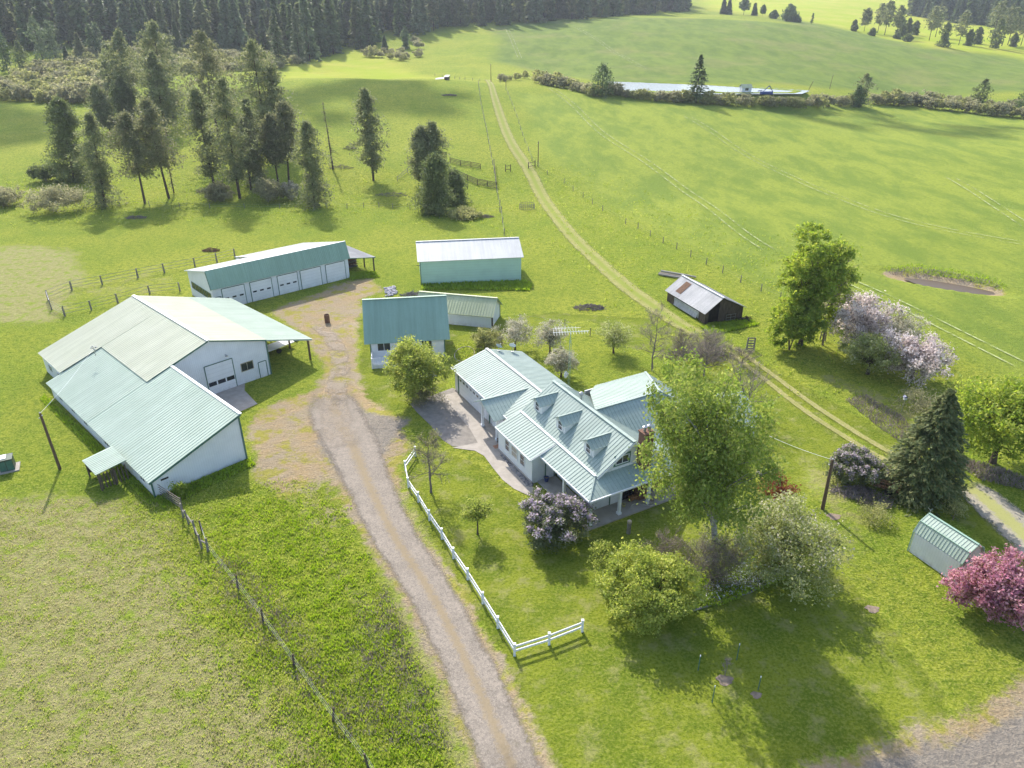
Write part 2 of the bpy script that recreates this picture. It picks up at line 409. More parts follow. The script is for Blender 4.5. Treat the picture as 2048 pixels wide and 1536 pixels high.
L['willow'] = leaf_mat('grey green willow leaves', (.21,.215,.11), (.33,.32,.19), .5, (.40,.36,.23))
L['willow2'] = leaf_mat('yellow green willow leaves', (.23,.25,.09), (.36,.36,.15), .5, (.43,.40,.20))
L['twig'] = leaf_mat('thin grey pinkish twigs', (.20, .165, .14), (.30, .25, .22), .2, (.36, .31, .26))
L['bud'] = leaf_mat('sparse young leaves', (.18, .19, .07), (.28, .28, .12), .45)
L['redleaf'] = leaf_mat('dark red maple leaves', (.16, .05, .03), (.33, .12, .06), .45)
L['grass'] = leaf_mat('pasture grass blades', (.24,.32,.045), (.36,.42,.08), .5, (.46,.44,.15))
L['grass_d'] = leaf_mat('deep green grass clumps', (.22,.33,.035), (.32,.41,.055), .5)
L['grass_dry'] = leaf_mat('dry straw coloured grass', (.38,.34,.17), (.50,.44,.27), .45, (.36,.36,.13))
L['flower'] = leaf_mat('small white flowers', (.7, .7, .72), (.8, .8, .82), .3)

# ground: one sheet; soil and sward painted by where they grow
def ground_mat():
    t = NT('ground'); P = t.pos()
    n1 = t.noise(P, .028, 5, .6); n2 = t.noise(P, .22, 6, .65); n3 = t.noise(P, 1.3, 6, .7); n4 = t.noise(P, 4.5, 5, .75)
    mp = t.n('ShaderNodeMapping'); mp.inputs['Scale'].default_value = (1, .4, 1); mp.inputs['Rotation'].default_value = (0, 0, .5); t.l(P, mp.inputs[0])
    st = t.noise(mp.outputs[0], .10, 8, .72)
    R = t.ramp; X = lambda f, k: t.math('MULTIPLY', f, k)
    c = t.mix(R(n2, .32, .68), (.165, .245, .020), (.265, .315, .030))
    c = t.mix(X(R(n1, .38, .66), .8), c, (.345, .355, .045))
    c = t.mix(X(R(n3, .44, .60), .7), c, (.105, .175, .014))
    c = t.mix(X(R(n4, .48, .62), .7), c, (.38, .39, .09))
    c = t.mix(X(R(n4, .48, .38), .65), c, (.08, .135, .014))
    h = t.mix(R(st, .38, .60), (.175, .245, .038), (.285, .335, .050)); h = t.mix(X(R(n3, .42, .66), .5), h, (.135, .195, .034)); h = t.mix(X(R(n4, .5, .7), .35), h, (.33, .36, .10))
    c = t.mix(t.attr('hay'), c, h)
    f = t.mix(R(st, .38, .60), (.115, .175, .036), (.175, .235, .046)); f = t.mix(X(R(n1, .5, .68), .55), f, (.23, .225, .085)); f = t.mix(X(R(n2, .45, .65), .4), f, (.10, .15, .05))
    c = t.mix(t.attr('hill'), c, f)  # far hill sward, its colour darkened to include cloud shade
    y = t.mix(R(n1, .35, .65), (.31, .385, .028), (.39, .39, .06)); y = t.mix(X(R(n2, .45, .65), .4), y, (.25, .32, .045)); c = t.mix(t.attr('bright'), c, y)
    lw = t.mix(R(n2, .38, .62), (.120, .168, .014), (.20, .235, .022)); lw = t.mix(X(R(n4, .47, .60), .65), lw, (.245, .265, .05)); lw = t.mix(X(R(n4, .48, .38), .6), lw, (.075, .115, .012)); lw = t.mix(X(R(n3, .5, .64), .4), lw, (.10, .15, .015))
    lw = t.mix(X(R(t.noise(P, .5, 6, .7), .50, .68), .6), lw, (.29, .275, .11))
    c = t.mix(R(t.math('ADD', t.attr('lawn'), X(t.math('SUBTRACT', n3, .5), .7)), .4, .6), c, lw)
    dn = t.math('ADD', X(n2, .6), X(n3, .5))
    dr = t.mix(R(n3, .35, .62), (.40, .365, .175), (.30, .285, .12)); dr = t.mix(X(R(n4, .46, .62), .7), dr, (.26, .31, .045)); dr = t.mix(X(R(n4, .48, .36), .6), dr, (.20, .17, .09))
    dr = t.mix(X(R(t.noise(P, .6, 6, .7), .50, .62), .8), dr, (.22, .31, .025))
    c = t.mix(R(t.math('ADD', t.attr('dry'), X(t.math('SUBTRACT', dn, .55), 1.6)), .32, .68), c, dr)
    gr = t.mix(R(n2, .35, .65), (.40, .29, .155), (.345, .285, .20)); gr = t.mix(X(R(n4, .45, .62), .55), gr, (.47, .39, .265)); gr = t.mix(X(R(n4, .5, .36), .4), gr, (.24, .20, .15))
    gr = t.mix(X(R(t.noise(P, .32, 7, .7), .49, .60), .85), gr, (.33, .31, .05))
    c = t.mix(R(t.math('ADD', t.attr('dirt'), X(t.math('SUBTRACT', dn, .55), 1.5)), .36, .64), c, gr)
    gv = t.mix(R(n3, .35, .65), (.32, .28, .23), (.25, .218, .18)); gv = t.mix(X(R(n4, .46, .62), .6), gv, (.38, .335, .27)); gv = t.mix(X(R(n4, .5, .36), .4), gv, (.17, .165, .16))
    c = t.mix(R(t.math('ADD', t.attr('gravel'), X(t.math('SUBTRACT', dn, .55), 1.4)), .35, .65), c, gv)
    rg = t.math('SUBTRACT', 1.0, X(t.attr('lawn'), .55))
    b = X(t.math('ADD', X(n3, .6), X(n4, .4)), rg)
    return t.done(t.bsdf(c, .95, 0, .05, b, 1.0, .75))
def strip_mat(name, c1, c2, mid=None, alpha=1.0, ragged=.5, midw=.3, patchy=True):
    """road surface: u = -1..1 across, ragged grass-broken edges"""
    t = NT(name); P = t.pos(); u = t.math('ABSOLUTE', t.attr('across'))
    n2 = t.noise(P, .5, 5, .6); n3 = t.noise(P, 3.0, 5, .65); n4 = t.noise(P, 14, 3, .7)
    c = t.mix(t.ramp(n3, .36, .64), c1, c2); c = t.mix(t.math('MULTIPLY', t.ramp(n2, .4, .65), .5), c, tuple(x * .8 for x in c2)); c = t.mix(t.math('MULTIPLY', t.ramp(n4, .5, .66), .6), c, tuple(x * 1.45 for x in c1)); c = t.mix(t.math('MULTIPLY', t.ramp(t.noise(P, 7, 4, .7), .5, .36), .45), c, tuple(x * .55 for x in c2))
    if mid is not None:
        mf = t.ramp(t.math('ADD', u, t.math('MULTIPLY', t.math('SUBTRACT', n3, .5), .6)), midw + .12, midw - .12)
        c = t.mix(t.math('MULTIPLY', mf, .75), c, mid)
    e = t.math('ADD', u, t.math('MULTIPLY', t.math('SUBTRACT', t.math('ADD', t.math('MULTIPLY', n2, .6), t.math('MULTIPLY', n3, .5)), .55), ragged * 2))
    al = t.math('MULTIPLY', t.math('MULTIPLY', t.ramp(e, 1.0, .62), t.ramp(u, 1.0, .82)), alpha)
    al = t.math('MULTIPLY', al, t.ramp(t.math('ADD', t.attr('along'), t.math('MULTIPLY', t.math('SUBTRACT', n2, .5), 1.2)), .1, .8))
    al = t.math('MULTIPLY', al, t.ramp(t.attr('along'), 0.0, .25))
    if alpha < 1 and patchy: al = t.math('MULTIPLY', al, t.ramp(n2, .35, .6))
    b = t.bsdf(c, .95, 0, .1, n4, .4, .03)
    tr = t.n('ShaderNodeBsdfTransparent'); mx = t.n('ShaderNodeMixShader'); t.l(al, mx.inputs[0]); t.l(tr.outputs[0], mx.inputs[1]); t.l(b.outputs[0], mx.inputs[2])
    return t.done(mx)
def water_mat(name, c, rough=.06, spec=.9):
    t = NT(name); P = t.pos(); nz = t.noise(P, 1.2, 3)
    return t.done(t.bsdf(c, rough, 0, spec, nz, .06, .05))
# ---------------------------------------------------------------- ground sheet
def axis(lim_lo, lim_hi, dense_lo, dense_hi, d, g):
    c = list(np.arange(dense_lo, dense_hi + 1e-6, d)); s = d; x = dense_hi
    while x < lim_hi: s *= g; x += s; c.append(x)
    s = d; x = dense_lo; lo = []
    while x > lim_lo: s *= g; x -= s; lo.append(x)
    return np.array(lo[::-1] + c)
GX = axis(-1500, 1700, -90, 100, 1.0, 1.035); GY = axis(-250, 1650, 16, 200, 1.0, 1.012)
XX, YY = np.meshgrid(GX, GY, indexing='ij'); ZZ = height(XX, YY)
nx, ny = XX.shape
V = np.stack([XX.ravel(), YY.ravel(), ZZ.ravel()], 1)
ii, jj = np.meshgrid(np.arange(nx - 1), np.arange(ny - 1), indexing='ij'); a = (ii * ny + jj).ravel()
me = np_mesh('ground', V, np.stack([a, a + ny, a + ny + 1, a + 1], 1))
def poly_mask(pts, soft=1.0, X=None, Y=None):
    """1 inside the polygon of ground points, falling to 0 over 'soft' metres"""
    X = XX.ravel() if X is None else X; Y = YY.ravel() if Y is None else Y
    P = np.array([(p[0], p[1]) for p in pts], float); n = len(P); ins = np.zeros(len(X), bool); D = np.full(len(X), 1e9)
    for i in range(n):
        x0, y0 = P[i]; x1, y1 = P[(i + 1) % n]
        c = ((y0 > Y) != (y1 > Y)) & (X < (x1 - x0) * (Y - y0) / ((y1 - y0) if y1 != y0 else 1e-9) + x0); ins ^= c
        dx, dy = x1 - x0, y1 - y0; t = np.clip(((X - x0) * dx + (Y - y0) * dy) / (dx*dx + dy*dy + 1e-9), 0, 1)
        D = np.minimum(D, np.hypot(X - x0 - t * dx, Y - y0 - t * dy))
    s = np.where(ins, D, -D); return np.clip(s / (2 * soft) + .5, 0, 1)
def line_mask(pts, w, soft=1.0):
    X = XX.ravel(); Y = YY.ravel(); D = np.full(len(X), 1e9)
    for i in range(len(pts) - 1):
        x0, y0 = pts[i][0], pts[i][1]; x1, y1 = pts[i+1][0], pts[i+1][1]; dx, dy = x1 - x0, y1 - y0
        t = np.clip(((X - x0) * dx + (Y - y0) * dy) / (dx*dx + dy*dy + 1e-9), 0, 1); D = np.minimum(D, np.hypot(X - x0 - t*dx, Y - y0 - t*dy))
    return np.clip((w - D) / (2 * soft) + .5, 0, 1)
def gp(lst): return [G(*p) for p in lst]
def mx(*a): return np.maximum.reduce(a)
A = {}
A['dry'] = mx(poly_mask(gp([(-60,1010),(120,990),(250,1010),(330,1060),(380,1180),(450,1300),(600,1420),(660,1600),(-500,1700)]), 3.5),
              poly_mask(gp([(-300,560),(-100,500),(60,490),(150,500),(170,560),(120,640),(60,650),(-200,640)]), 4) * .9,
              poly_mask(gp([(140,560),(360,520),(380,580),(260,600),(150,620)]), 3) * .42,
              poly_mask(gp([(1560,900),(1640,890),(1760,1010),(1790,1100),(1700,1180),(1850,1400),(1700,1330),(1600,1150),(1600,1000)]), 3) * .50,
              poly_mask(gp([(1700,1180),(1800,1260),(1960,1480),(1900,1500),(1700,1290)]), 2) * .42,
              line_mask(gp([(760,1000),(850,1200),(950,1380),(1060,1620)]), 3.0, .8) * .62,
              line_mask(gp([(560,960),(700,1180),(800,1300),(900,1480),(940,1600)]), .9, .7) * .6,
              line_mask(gp([(1660,760),(1760,800),(1860,850)]), 2.0, 1) * .5)
A['dirt'] = mx(poly_mask(gp([(500,838),(560,800),(640,775),(648,735),(625,690),(590,655),(540,622),(600,600),(700,560),(742,556),(764,580),(722,600),(716,640),(712,690),(716,760),(745,800),(800,835),(826,895),(800,930),(812,990),(760,985),(700,960),(640,960),(560,1000),(515,950)]), 2.0),
               line_mask(gp([(700,940),(790,1080),(865,1190),(925,1300),(975,1410),(1030,1540),(1080,1680)]), 2.65, .7) * .68,
               poly_mask(gp([(1500,1600),(1600,1520),(1760,1470),(1880,1430),(2060,1340),(2200,1300),(2200,1700)]), 1.6) * .8,
               poly_mask(gp([(560,930),(640,940),(720,1000),(680,1090),(600,1060)]), 2.5) * .5,
               poly_mask(gp([(840,940),(830,990),(815,930),(815,900)]), .8) * .5,
               poly_mask([(74+.82*x+.57*y, 116.8-.57*x+.82*y) for x, y in [(9.8*math.cos(t), 3.7*math.sin(t)) for t in np.arange(0,6.2,.4)]], .8) * .9)
A['gravel'] = mx(poly_mask(gp([(620,880),(660,850),(655,790),(672,780),(690,800),(760,830),(820,840),(800,880),(770,900),(720,960),(660,930)]), 2.0) * .95,
                 poly_mask(gp([(1640,1640),(1700,1545),(1790,1508),(1870,1495),(2100,1420),(2200,1700)]), 1.6))
A['lawn'] = mx(poly_mask(gp([(812,905),(880,900),(960,930),(1100,1060),(1180,1080),(1320,1000),(1500,880),(1330,790),(1380,740),(1250,690),(1180,640),(1040,660),(900,690),(905,740),(880,800),(740,835),(715,760),(725,690),(700,640),(900,640),(1000,640),(1100,625),(1350,640),(1500,720),(1620,830),(1720,900),(1640,960),(1600,1000),(1640,1100),(1760,1230),(1880,1380),(1900,1440),(1740,1480),(1580,1530),(1500,1620),(1150,1620),(1060,1480),(1010,1320),(930,1200),(830,1020)]), 1.2),
               line_mask(gp([(1400,660),(1520,740),(1640,810),(1760,880),(1860,950),(2000,1080)]), 2.6, 1.5) * .7)
X_, Y_ = XX.ravel(), YY.ravel()
A['hay'] = poly_mask(gp([(1030,185),(1060,240),(1080,300),(1135,350),(1290,450),(1500,565),(1660,650),(1750,600),(2048,770),(2600,1000),(3200,600),(2600,330),(2048,225),(1700,200),(1400,200),(1200,180)]), 4)
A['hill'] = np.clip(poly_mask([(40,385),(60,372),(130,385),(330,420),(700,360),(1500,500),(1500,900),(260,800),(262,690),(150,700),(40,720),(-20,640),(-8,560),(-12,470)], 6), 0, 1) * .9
A['bright'] = mx(poly_mask(gp([(1420,20),(1560,33),(1740,70),(1850,95),(2000,110),(2200,130),(2100,60),(1800,-5),(1400,-10)]), 12),
                 poly_mask(gp([(555,158),(580,130),(640,112),(700,98),(760,110),(840,150),(900,158)]), 5) * .8)
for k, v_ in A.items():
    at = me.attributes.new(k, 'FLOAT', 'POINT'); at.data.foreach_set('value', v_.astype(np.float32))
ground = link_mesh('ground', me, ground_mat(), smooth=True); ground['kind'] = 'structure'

def strip(name, pts, widths, mat, lift=.02, step=1.5, kind='structure', far=.0006, cross=5, fade=4.0):
    """ribbon laid over the ground along the points, with 'across' = -1..1"""
    P = [Vector((p[0], p[1], 0)) for p in pts]
    if isinstance(widths, (int, float)): widths = [widths] * len(P)
    # catmull-rom
    Q = []
    for i in range(len(P) - 1):
        p0 = P[max(i-1,0)]; p1 = P[i]; p2 = P[i+1]; p3 = P[min(i+2,len(P)-1)]; n = max(2, int((p2-p1).length / step))
        for k in range(n):
            t = k / n; q = .5*((2*p1)+(p2-p0)*t+(2*p0-5*p1+4*p2-p3)*t*t+(3*p1-p0-3*p2+p3)*t**3); Q.append((q, widths[i]*(1-t)+widths[i+1]*t))
    Q.append((P[-1], widths[-1])); vs = []; ac = []
    for i, (q, w) in enumerate(Q):
        d = Q[min(i+1,len(Q)-1)][0] - Q[max(i-1,0)][0]; d.z = 0; d.normalize(); s = Vector((d.y, -d.x, 0))
        for k in range(cross):
            u = -1 + 2*k/(cross-1); p = q + s * (w/2*u); z = Hat(p.x, p.y) + lift + far * p.y; vs.append((p.x, p.y, z)); ac.append(u)
    al_ = []; tot = 0.0; cum = [0.0]
    for i in range(1, len(Q)): tot += (Q[i][0]-Q[i-1][0]).length; cum.append(tot)
    for c_ in cum: al_ += [min(1.0, c_/fade, (tot-c_)/fade)]*cross
    fs = [(i*cross+k, i*cross+k+1, (i+1)*cross+k+1, (i+1)*cross+k) for i in range(len(Q)-1) for k in range(cross-1)]
    m_ = np_mesh(name, vs, fs); at = m_.attributes.new('across', 'FLOAT', 'POINT'); at.data.foreach_set('value', np.array(ac, np.float32))
    at = m_.attributes.new('along', 'FLOAT', 'POINT'); at.data.foreach_set('value', np.array(al_, np.float32))
    o = link_mesh(name, m_, mat, smooth=True)
    if kind: o['kind'] = kind
    return o
m_drive = strip_mat('gravel drive', (.285,.245,.20), (.22,.192,.16), (.25,.195,.115), ragged=.32, midw=.15)
m_track = strip_mat('grassy dirt track', (.345,.32,.135), (.29,.30,.08), (.23,.285,.04), ragged=.4, midw=.25, alpha=.8, patchy=False)
m_rut = strip_mat('bare wheel rut', (.35,.31,.15), (.27,.28,.075), ragged=.45, alpha=.85, patchy=False)
m_tyre = strip_mat('flattened wheel line in the hay', (.40,.44,.22), (.36,.40,.17), ragged=.25, alpha=.9)
strip('driveway', gp([(1098,1700),(1068,1630),(1024,1536),(971,1410),(920,1297),(861,1185),(790,1075),(738,970),(704,890),(672,830),(660,770)]), [4.4,4.4,4.15,4.0,4.0,4.1,4.4,5.2,6.4,7.0,5.5], m_drive, fade=9)
strip('yard_lane', gp([(690,905),(676,850),(668,800),(680,740),(676,700),(655,668),(622,645)]), [4.5,4.6,3.4,3.0,2.8,2.6,2.0], strip_mat('yard dirt lane', (.38,.32,.25), (.33,.28,.22), ragged=.6, alpha=.7), lift=.035)
strip('field_track', gp([(975,160),(985,180),(1000,230),(1022,285),(1060,345),(1095,410),(1140,468),(1190,518),(1250,572),(1305,612),(1360,650),(1420,680)]), [3.4,3.4,4.2,4.2,4.4,4,4,4,4,3.8,3.4,3.0], m_track, lift=.04, step=2.5)
for k, off in enumerate((0, 1)):
    strip('wheel_rut', gp([(1440+10*off,690-8*off),(1520+14*off,752-10*off),(1600+14*off,815-14*off),(1680+14*off,868-14*off),(1760+12*off,915-14*off),(1850+10*off,960-14*off),(1930+10*off,1010-16*off)]), .95, m_rut, lift=.03)
strip('gravel_road', gp([(1905,955),(1960,990),(2010,1035),(2070,1090),(2160,1180)]), [3,4.4,4.8,5,5], strip_mat('worn dirt lane', (.36,.32,.25), (.29,.27,.21), (.30,.31,.08), ragged=.5), lift=.045)
tl = [[(1095,175),(1150,215),(1205,268),(1300,330),(1400,402),(1490,470),(1545,505)],
      [(1370,232),(1430,268),(1480,303),(1560,345),(1650,385),(1770,430),(1900,462),(2060,490)],
      [(1898,355),(1950,385),(2000,418),(2060,458)],
      [(1690,560),(1780,600),(1900,660),(2060,740)],
      [(1015,60),(1022,75),(1030,95),(1040,118)], [(1150,55),(1205,88),(1270,128),(1300,140)]]
for k, pl in enumerate(tl):
    P = gp(pl)
    for sgn in (-1, 1):
        Q = []
        for i, p in enumerate(P):
            d = P[min(i+1,len(P)-1)] - P[max(i-1,0)]; d.z = 0; d.normalize(); Q.append(p + Vector((d.y, -d.x, 0)) * (1.15 * sgn))
        strip('wheel_track', Q, .42 if k < 4 else .7, m_tyre, lift=.05, step=3, far=.0009, cross=3)
# water
def sheet(name, pts, mat, z=None, lift=.02, kind='structure', th=None):
    mb = MB(); vs = [(p[0], p[1], (Hat(p[0], p[1]) + lift) if z is None else z) for p in pts]
    if th: mb.prism([Vector(v) - Vector((0,0,th)) for v in vs], (0,0,th))
    else: mb.add(vs, [tuple(range(len(vs)))[::1]])
    o = mb.build(name, mat)
    if kind: o['kind'] = kind
    return o
PZ = Hat(92, 352) - .5 if False else 12.1
def ell(cx_, cy_, rx, ry, n=48, ph=0, rag=.06):
    return [(cx_ + math.cos(ph)*rx*math.cos(t)*(1+rag*math.sin(5*t)) - math.sin(ph)*ry*math.sin(t), cy_ + math.sin(ph)*rx*math.cos(t) + math.cos(ph)*ry*math.sin(t)*(1+rag*math.sin(3*t+1))) for t in [2*math.pi*i/n for i in range(n)]]
RW = [(44, 394), (70, 382), (94, 369), (116, 350), (130, 334), (121, 319), (88, 318), (40, 324)]
sheet('reservoir_water', RW, water_mat('bright rippled reservoir water', (.10, .13, .15), .25), z=12.15)
sheet('stock_pond_water', [(75.2 + .82*x + .57*y, 115.4 - .57*x + .82*y) for x, y in ell(0, 0, 7.4, 2.1)], water_mat('brown stock pond water', (.10, .07, .04), .3, .08), z=-.75)
# ---------------------------------------------------------------- buildings
def window(parent, x, y, z, w, h, nrm, frame=.07, mull=1, bars=0, name='window', mat=None, glass=None):
    """framed window centred at (x,y,z); nrm: outward direction in plan"""
    n = Vector((nrm[0], nrm[1], 0)).normalized(); e = Vector((-n.y, n.x, 0)); R = Matrix((e, n, Vector((0,0,1)))).transposed(); c = Vector((x, y, z))
    fm = MB(); d = .07
    for s in (-1, 1):
        fm.box(c + e * s * (w/2 + frame/2) + n * d/2, (frame, d, h + 2*frame), R=R); fm.box(c + Vector((0,0,s*(h/2 + frame/2))) + n * d/2, (w, d, frame), R=R)
    for k in range(mull):
        fm.box(c + e * (w * ((k+1)/(mull+1) - .5)) + n * d/2, (.05, d*.8, h), R=R)
    for k in range(bars):
        fm.box(c + Vector((0,0,h * ((k+1)/(bars+1) - .5))) + n * d/2, (w, d*.7, .035), R=R)
    o = fm.build(name, mat or M['trim'], parent)
    g = MB(); g.box(c + n * .018, (w, .03, h), R=R); g.build('pane', glass or M['glass'], o)
    return o
def secdoor(parent, x0, x1, z1, y=0.0, nwin=0, wz=.55, axis='x', mat=None, frame=True):
    """sectional garage door on the wall plane y (local), facing -y; panes in a row"""
    T = (lambda a, b, c: (a, b, c)) if axis == 'x' else (lambda a, b, c: (b, a, c))
    D = (lambda a, b, c: (a, b, c)) if axis == 'x' else (lambda a, b, c: (b, a, c))
    m = MB(); m.box(T((x0+x1)/2, y - .03, z1/2), D(x1-x0, .05, z1)); 
    o = m.build('garage_door', mat or M['door_white'], parent)
    if nwin:
        wd = (x1 - x0) / nwin
        for k in range(nwin):
            q = MB(); ww = min(.62, wd * .62) if nwin == 3 and z1 < 3.3 else wd * .86
            hh = .24 if ww < .7 else .5
            q.box(T(x0 + wd*(k+.5), y - .062, z1 * wz), D(ww, .02, hh)); q.build('pane', M['glass'], o)
    if frame:
        q = MB(); 
        for s, xx in ((0, x0 - .04), (1, x1 + .04)): q.box(T(xx, y - .045, z1/2 + .03), D(.08, .09, z1 + .06))
        q.box(T((x0+x1)/2, y - .045, z1 + .04), D(x1-x0, .09, .08)); q.build('door_frame', M['green_trim'], o)
    return o
def mandoor(parent, x, y, w=.95, h=2.05, nrm=(0,-1), z0=0, mat=None, lite=False):
    n = Vector((nrm[0], nrm[1], 0)); e = Vector((-n.y, n.x, 0)); R = Matrix((e, n, Vector((0,0,1)))).transposed(); c = Vector((x, y, z0 + h/2))
    m = MB(); m.box(c + n*.03, (w, .05, h), R=R); o = m.build('door', mat or M['trim'], parent)
    f = MB()
    for s in (-1, 1): f.box(c + e*s*(w/2+.05) + n*.045, (.07, .08, h+.1), R=R)
    f.box(c + n*.045 + Vector((0,0,h/2+.05)), (w, .08, .07), R=R); f.build('door_frame', M['white_wall'] if lite else M['green_trim'], o)
    k = MB(); k.tube(c + n*.06 + e*(w*.4), c + n*.12 + e*(w*.4), .03); k.build('handle', M['steel'], o)
    if lite:
        g = MB()
        for a in range(3):
            for b in range(3): g.box(c + n*.06 + e*((a-1)*.17) + Vector((0,0,.45+(b-1)*.26)), (.14, .02, .22), R=R)
        g.build('pane', M['glass'], o)
    return o

# --- 1. the big barn with its green wing
B = empty('machine_shop', (-35.31, 75.53, 0), .81, 'huge white metal barn with cream roof, big roll-up door and lean-to', 'barn')
ZP, KR, KL = 6.93, .30, .34; Wb, Lb = 6.98, 21.57; UL = 13.14
zr_ = lambda u: ZP - KR*u; zl_ = lambda u: ZP - KL*u
U1, V1, UB, VB, UH, LW, ULO, ZH, ZLO = 12.64, 13.38, 6.96, 13.4, 4.63, 16.07, 14.3, 5.21, 1.82
k2 = (ZH - ZLO) / (ULO - UH); zg = lambda u: ZH - k2 * (u - UH)
def w1(m):
    e = .25
    m.prism([(-UB, 0.0, 0), (Wb, 0.0, 0), (Wb, 0.0, zr_(Wb)-.14), (0, 0.0, ZP-.14), (-UB, 0.0, zl_(UB)-.14)], (0, .15, 0))     # front gable
    m.prism([(-U1+.3, Lb-.35, 0), (Wb, Lb-.35, 0), (Wb, Lb-.35, zr_(Wb)-.14), (0, Lb-.35, ZP-.14), (-U1+.3, Lb-.35, zl_(U1-.3)-.14)], (0, .15, 0))
    m.prism([(Wb, .15, 0), (Wb, Lb-.35, 0), (Wb, Lb-.35, zr_(Wb)-.14), (Wb, .15, zr_(Wb)-.14)], (-.15, 0, 0))
    m.prism([(-U1+.3, V1, 0), (-U1+.3, Lb-.35, 0), (-U1+.3, Lb-.35, zl_(U1-.3)-.14), (-U1+.3, V1, zl_(U1-.3)-.14)], (.15, 0, 0))
    m.prism([(-UB, .15, 0), (-UB, V1, 0), (-UB, V1, 2.2), (-UB, .15, 2.2)], (.15, 0, 0))
part('wall', M['white_wall'], B, w1)
def r1(m):
    roof(m, [(0, -.25, ZP), (0, Lb, ZP), (-U1, Lb, zl_(U1)), (-U1, V1, zl_(U1)), (-UB, V1, zl_(UB)), (-UB, -.25, zl_(UB))][:0] or [(0, V1, ZP), (0, Lb, ZP), (-U1, Lb, zl_(U1)), (-U1, V1, zl_(U1))], (-1, 0, -KL), .42)
    roof(m, [(0, -.25, ZP), (0, V1, ZP), (-UB-.6, V1, zl_(UB+.6)), (-UB-.6, -.25, zl_(UB+.6))], (-1, 0, -KL), .42)
    roof(m, [(0, -.25, ZP), (0, Lb, ZP), (Wb, Lb, zr_(Wb)), (Wb, -.25, zr_(Wb))], (1, 0, -KR), .42)
part('roof', M['roof_cream'], B, r1)
part('lean_to_roof', M['roof_pale'], B, lambda m: roof(m, [(Wb, -.25, zr_(Wb)-.004), (Wb, Lb, zr_(Wb)-.004), (UL, Lb, zr_(UL)), (UL, -.25, zr_(UL))], (1, 0, -KR), .42))
def tr1(m):
    m.beam((0.02, -.25, ZP+.03), (0.02, Lb, ZP+.03), .36, .06)
    m.beam((0, -.27, ZP-.06), (UL, -.27, zr_(UL)-.06), .05, .2); m.beam((0, -.27, ZP-.06), (-UB, -.27, zl_(UB)-.06), .05, .2)
    m.beam((-UB, -.02, 1), (-UB, -.02, 0), .1, .1)
part('ridge_cap', M['trim'], B, lambda m: m.beam((0, -.28, ZP+.05), (0, Lb, ZP+.05), .42, .05))
part('fascia', M['green_trim'], B, lambda m: (m.beam((.1, -.28, ZP-.1), (Wb, -.28, zr_(Wb)-.1), .05, .16), m.beam((-.1, -.28, ZP-.1), (-UB, -.28, zl_(UB)-.1), .05, .16), m.box((Wb+.02, -.02, zr_(Wb)/2-.1), (.14, .14, zr_(Wb)-.25))))
part('fascia', M['roof_pale'], B, lambda m: (m.beam((Wb, -.29, zr_(Wb)-.1), (UL, -.29, zr_(UL)-.1), .05, .2), m.beam((UL+.03, -.3, zr_(UL)-.1), (UL+.03, Lb, zr_(UL)-.1), .05, .2)))
for vv in (.15, 5.2, 10.4, 15.6, 20.9):
    part('post', M['pole_wood'], B, lambda m: m.box((UL-.35, vv, (zr_(UL-.35)-.1)/2), (.2, .2, zr_(UL-.35)-.1)))
dr = secdoor(B, -1.0, 2.35, 3.75, 0.0, 3, .36)
mandoor(B, 6.05, -.0, mat=M['white_wall'])
window(B, 4.1, 0, 2.15, 1.5, 1.0, (0,-1), mull=1, mat=simple('tan window frame', (.45,.40,.30)))
part('lamp', M['steel'], B, lambda m: (m.tube((1.7, 0, 4.5), (1.7, -.35, 4.5), .03), m.lathe([(.02, 4.55), (.16, 4.45), (.17, 4.36)], (1.7, -.36, 0))))
window(B, -U1+.3, 15.2, 1.35, 1.2, .8, (-1,0), mull=1); window(B, -U1+.3, 18.6, 1.35, 1.2, .8, (-1,0), mull=1)
# green wing, one plane falling away from the yard
Wg = B
def w2(m):
    y0 = -LW + .25; ul = ULO - .3; uh = UH + .15
    m.prism([(-ul, y0, 0), (-uh, y0, 0), (-uh, y0, zg(uh)-.12), (-ul, y0, zg(ul)-.12)], (0, .15, 0))
    m.prism([(-uh, y0+.15, 0), (-uh, -.01, 0), (-uh, -.01, zg(uh)-.12), (-uh, y0+.15, zg(uh)-.12)], (-.15, 0, 0))
    m.prism([(-ul, y0+.15, 0), (-ul, VB-.3, 0), (-ul, VB-.3, zg(ul)-.12), (-ul, y0+.15, zg(ul)-.12)], (.15, 0, 0))
    m.prism([(-ul+.15, VB-.3, 0), (-UB-.2, VB-.3, 0), (-UB-.2, VB-.3, zg(UB+.2)-.12), (-ul+.15, VB-.3, zg(ul)-.12)], (0, -.15, 0))
part('wing_wall', M['white_wall'], B, w2)
zq = lambda u: zg(u) + .05
part('wing_roof', M['roof_pale'], B, lambda m: (roof(m, [(-UH, -LW, zq(UH)), (-UH, .02, zq(UH)), (-ULO, .02, zq(ULO)), (-ULO, -LW, zq(ULO))], (-1, 0, -k2), .42),
    roof(m, [(-UB, .02, zq(UB)+.004), (-UB, VB, zq(UB)+.004), (-ULO, VB, zq(ULO)+.004), (-ULO, .02, zq(ULO)+.004)], (-1, 0, -k2), .42)))
part('wing_fascia', M['trim'], B, lambda m: m.beam((-UH+.02, -LW, zq(UH)+.02), (-UH+.02, -.3, zq(UH)+.02), .3, .09))
part('wing_fascia', M['green_trim'], B, lambda m: (m.beam((-UH, -LW-.03, zq(UH)-.1), (-ULO, -LW-.03, zq(ULO)-.1), .05, .18), m.box((-ULO+.28, -LW+.22, .82), (.14, .14, 1.62)), m.box((-UH-.13, -LW+.22, 2.5), (.14, .14, 4.95))))
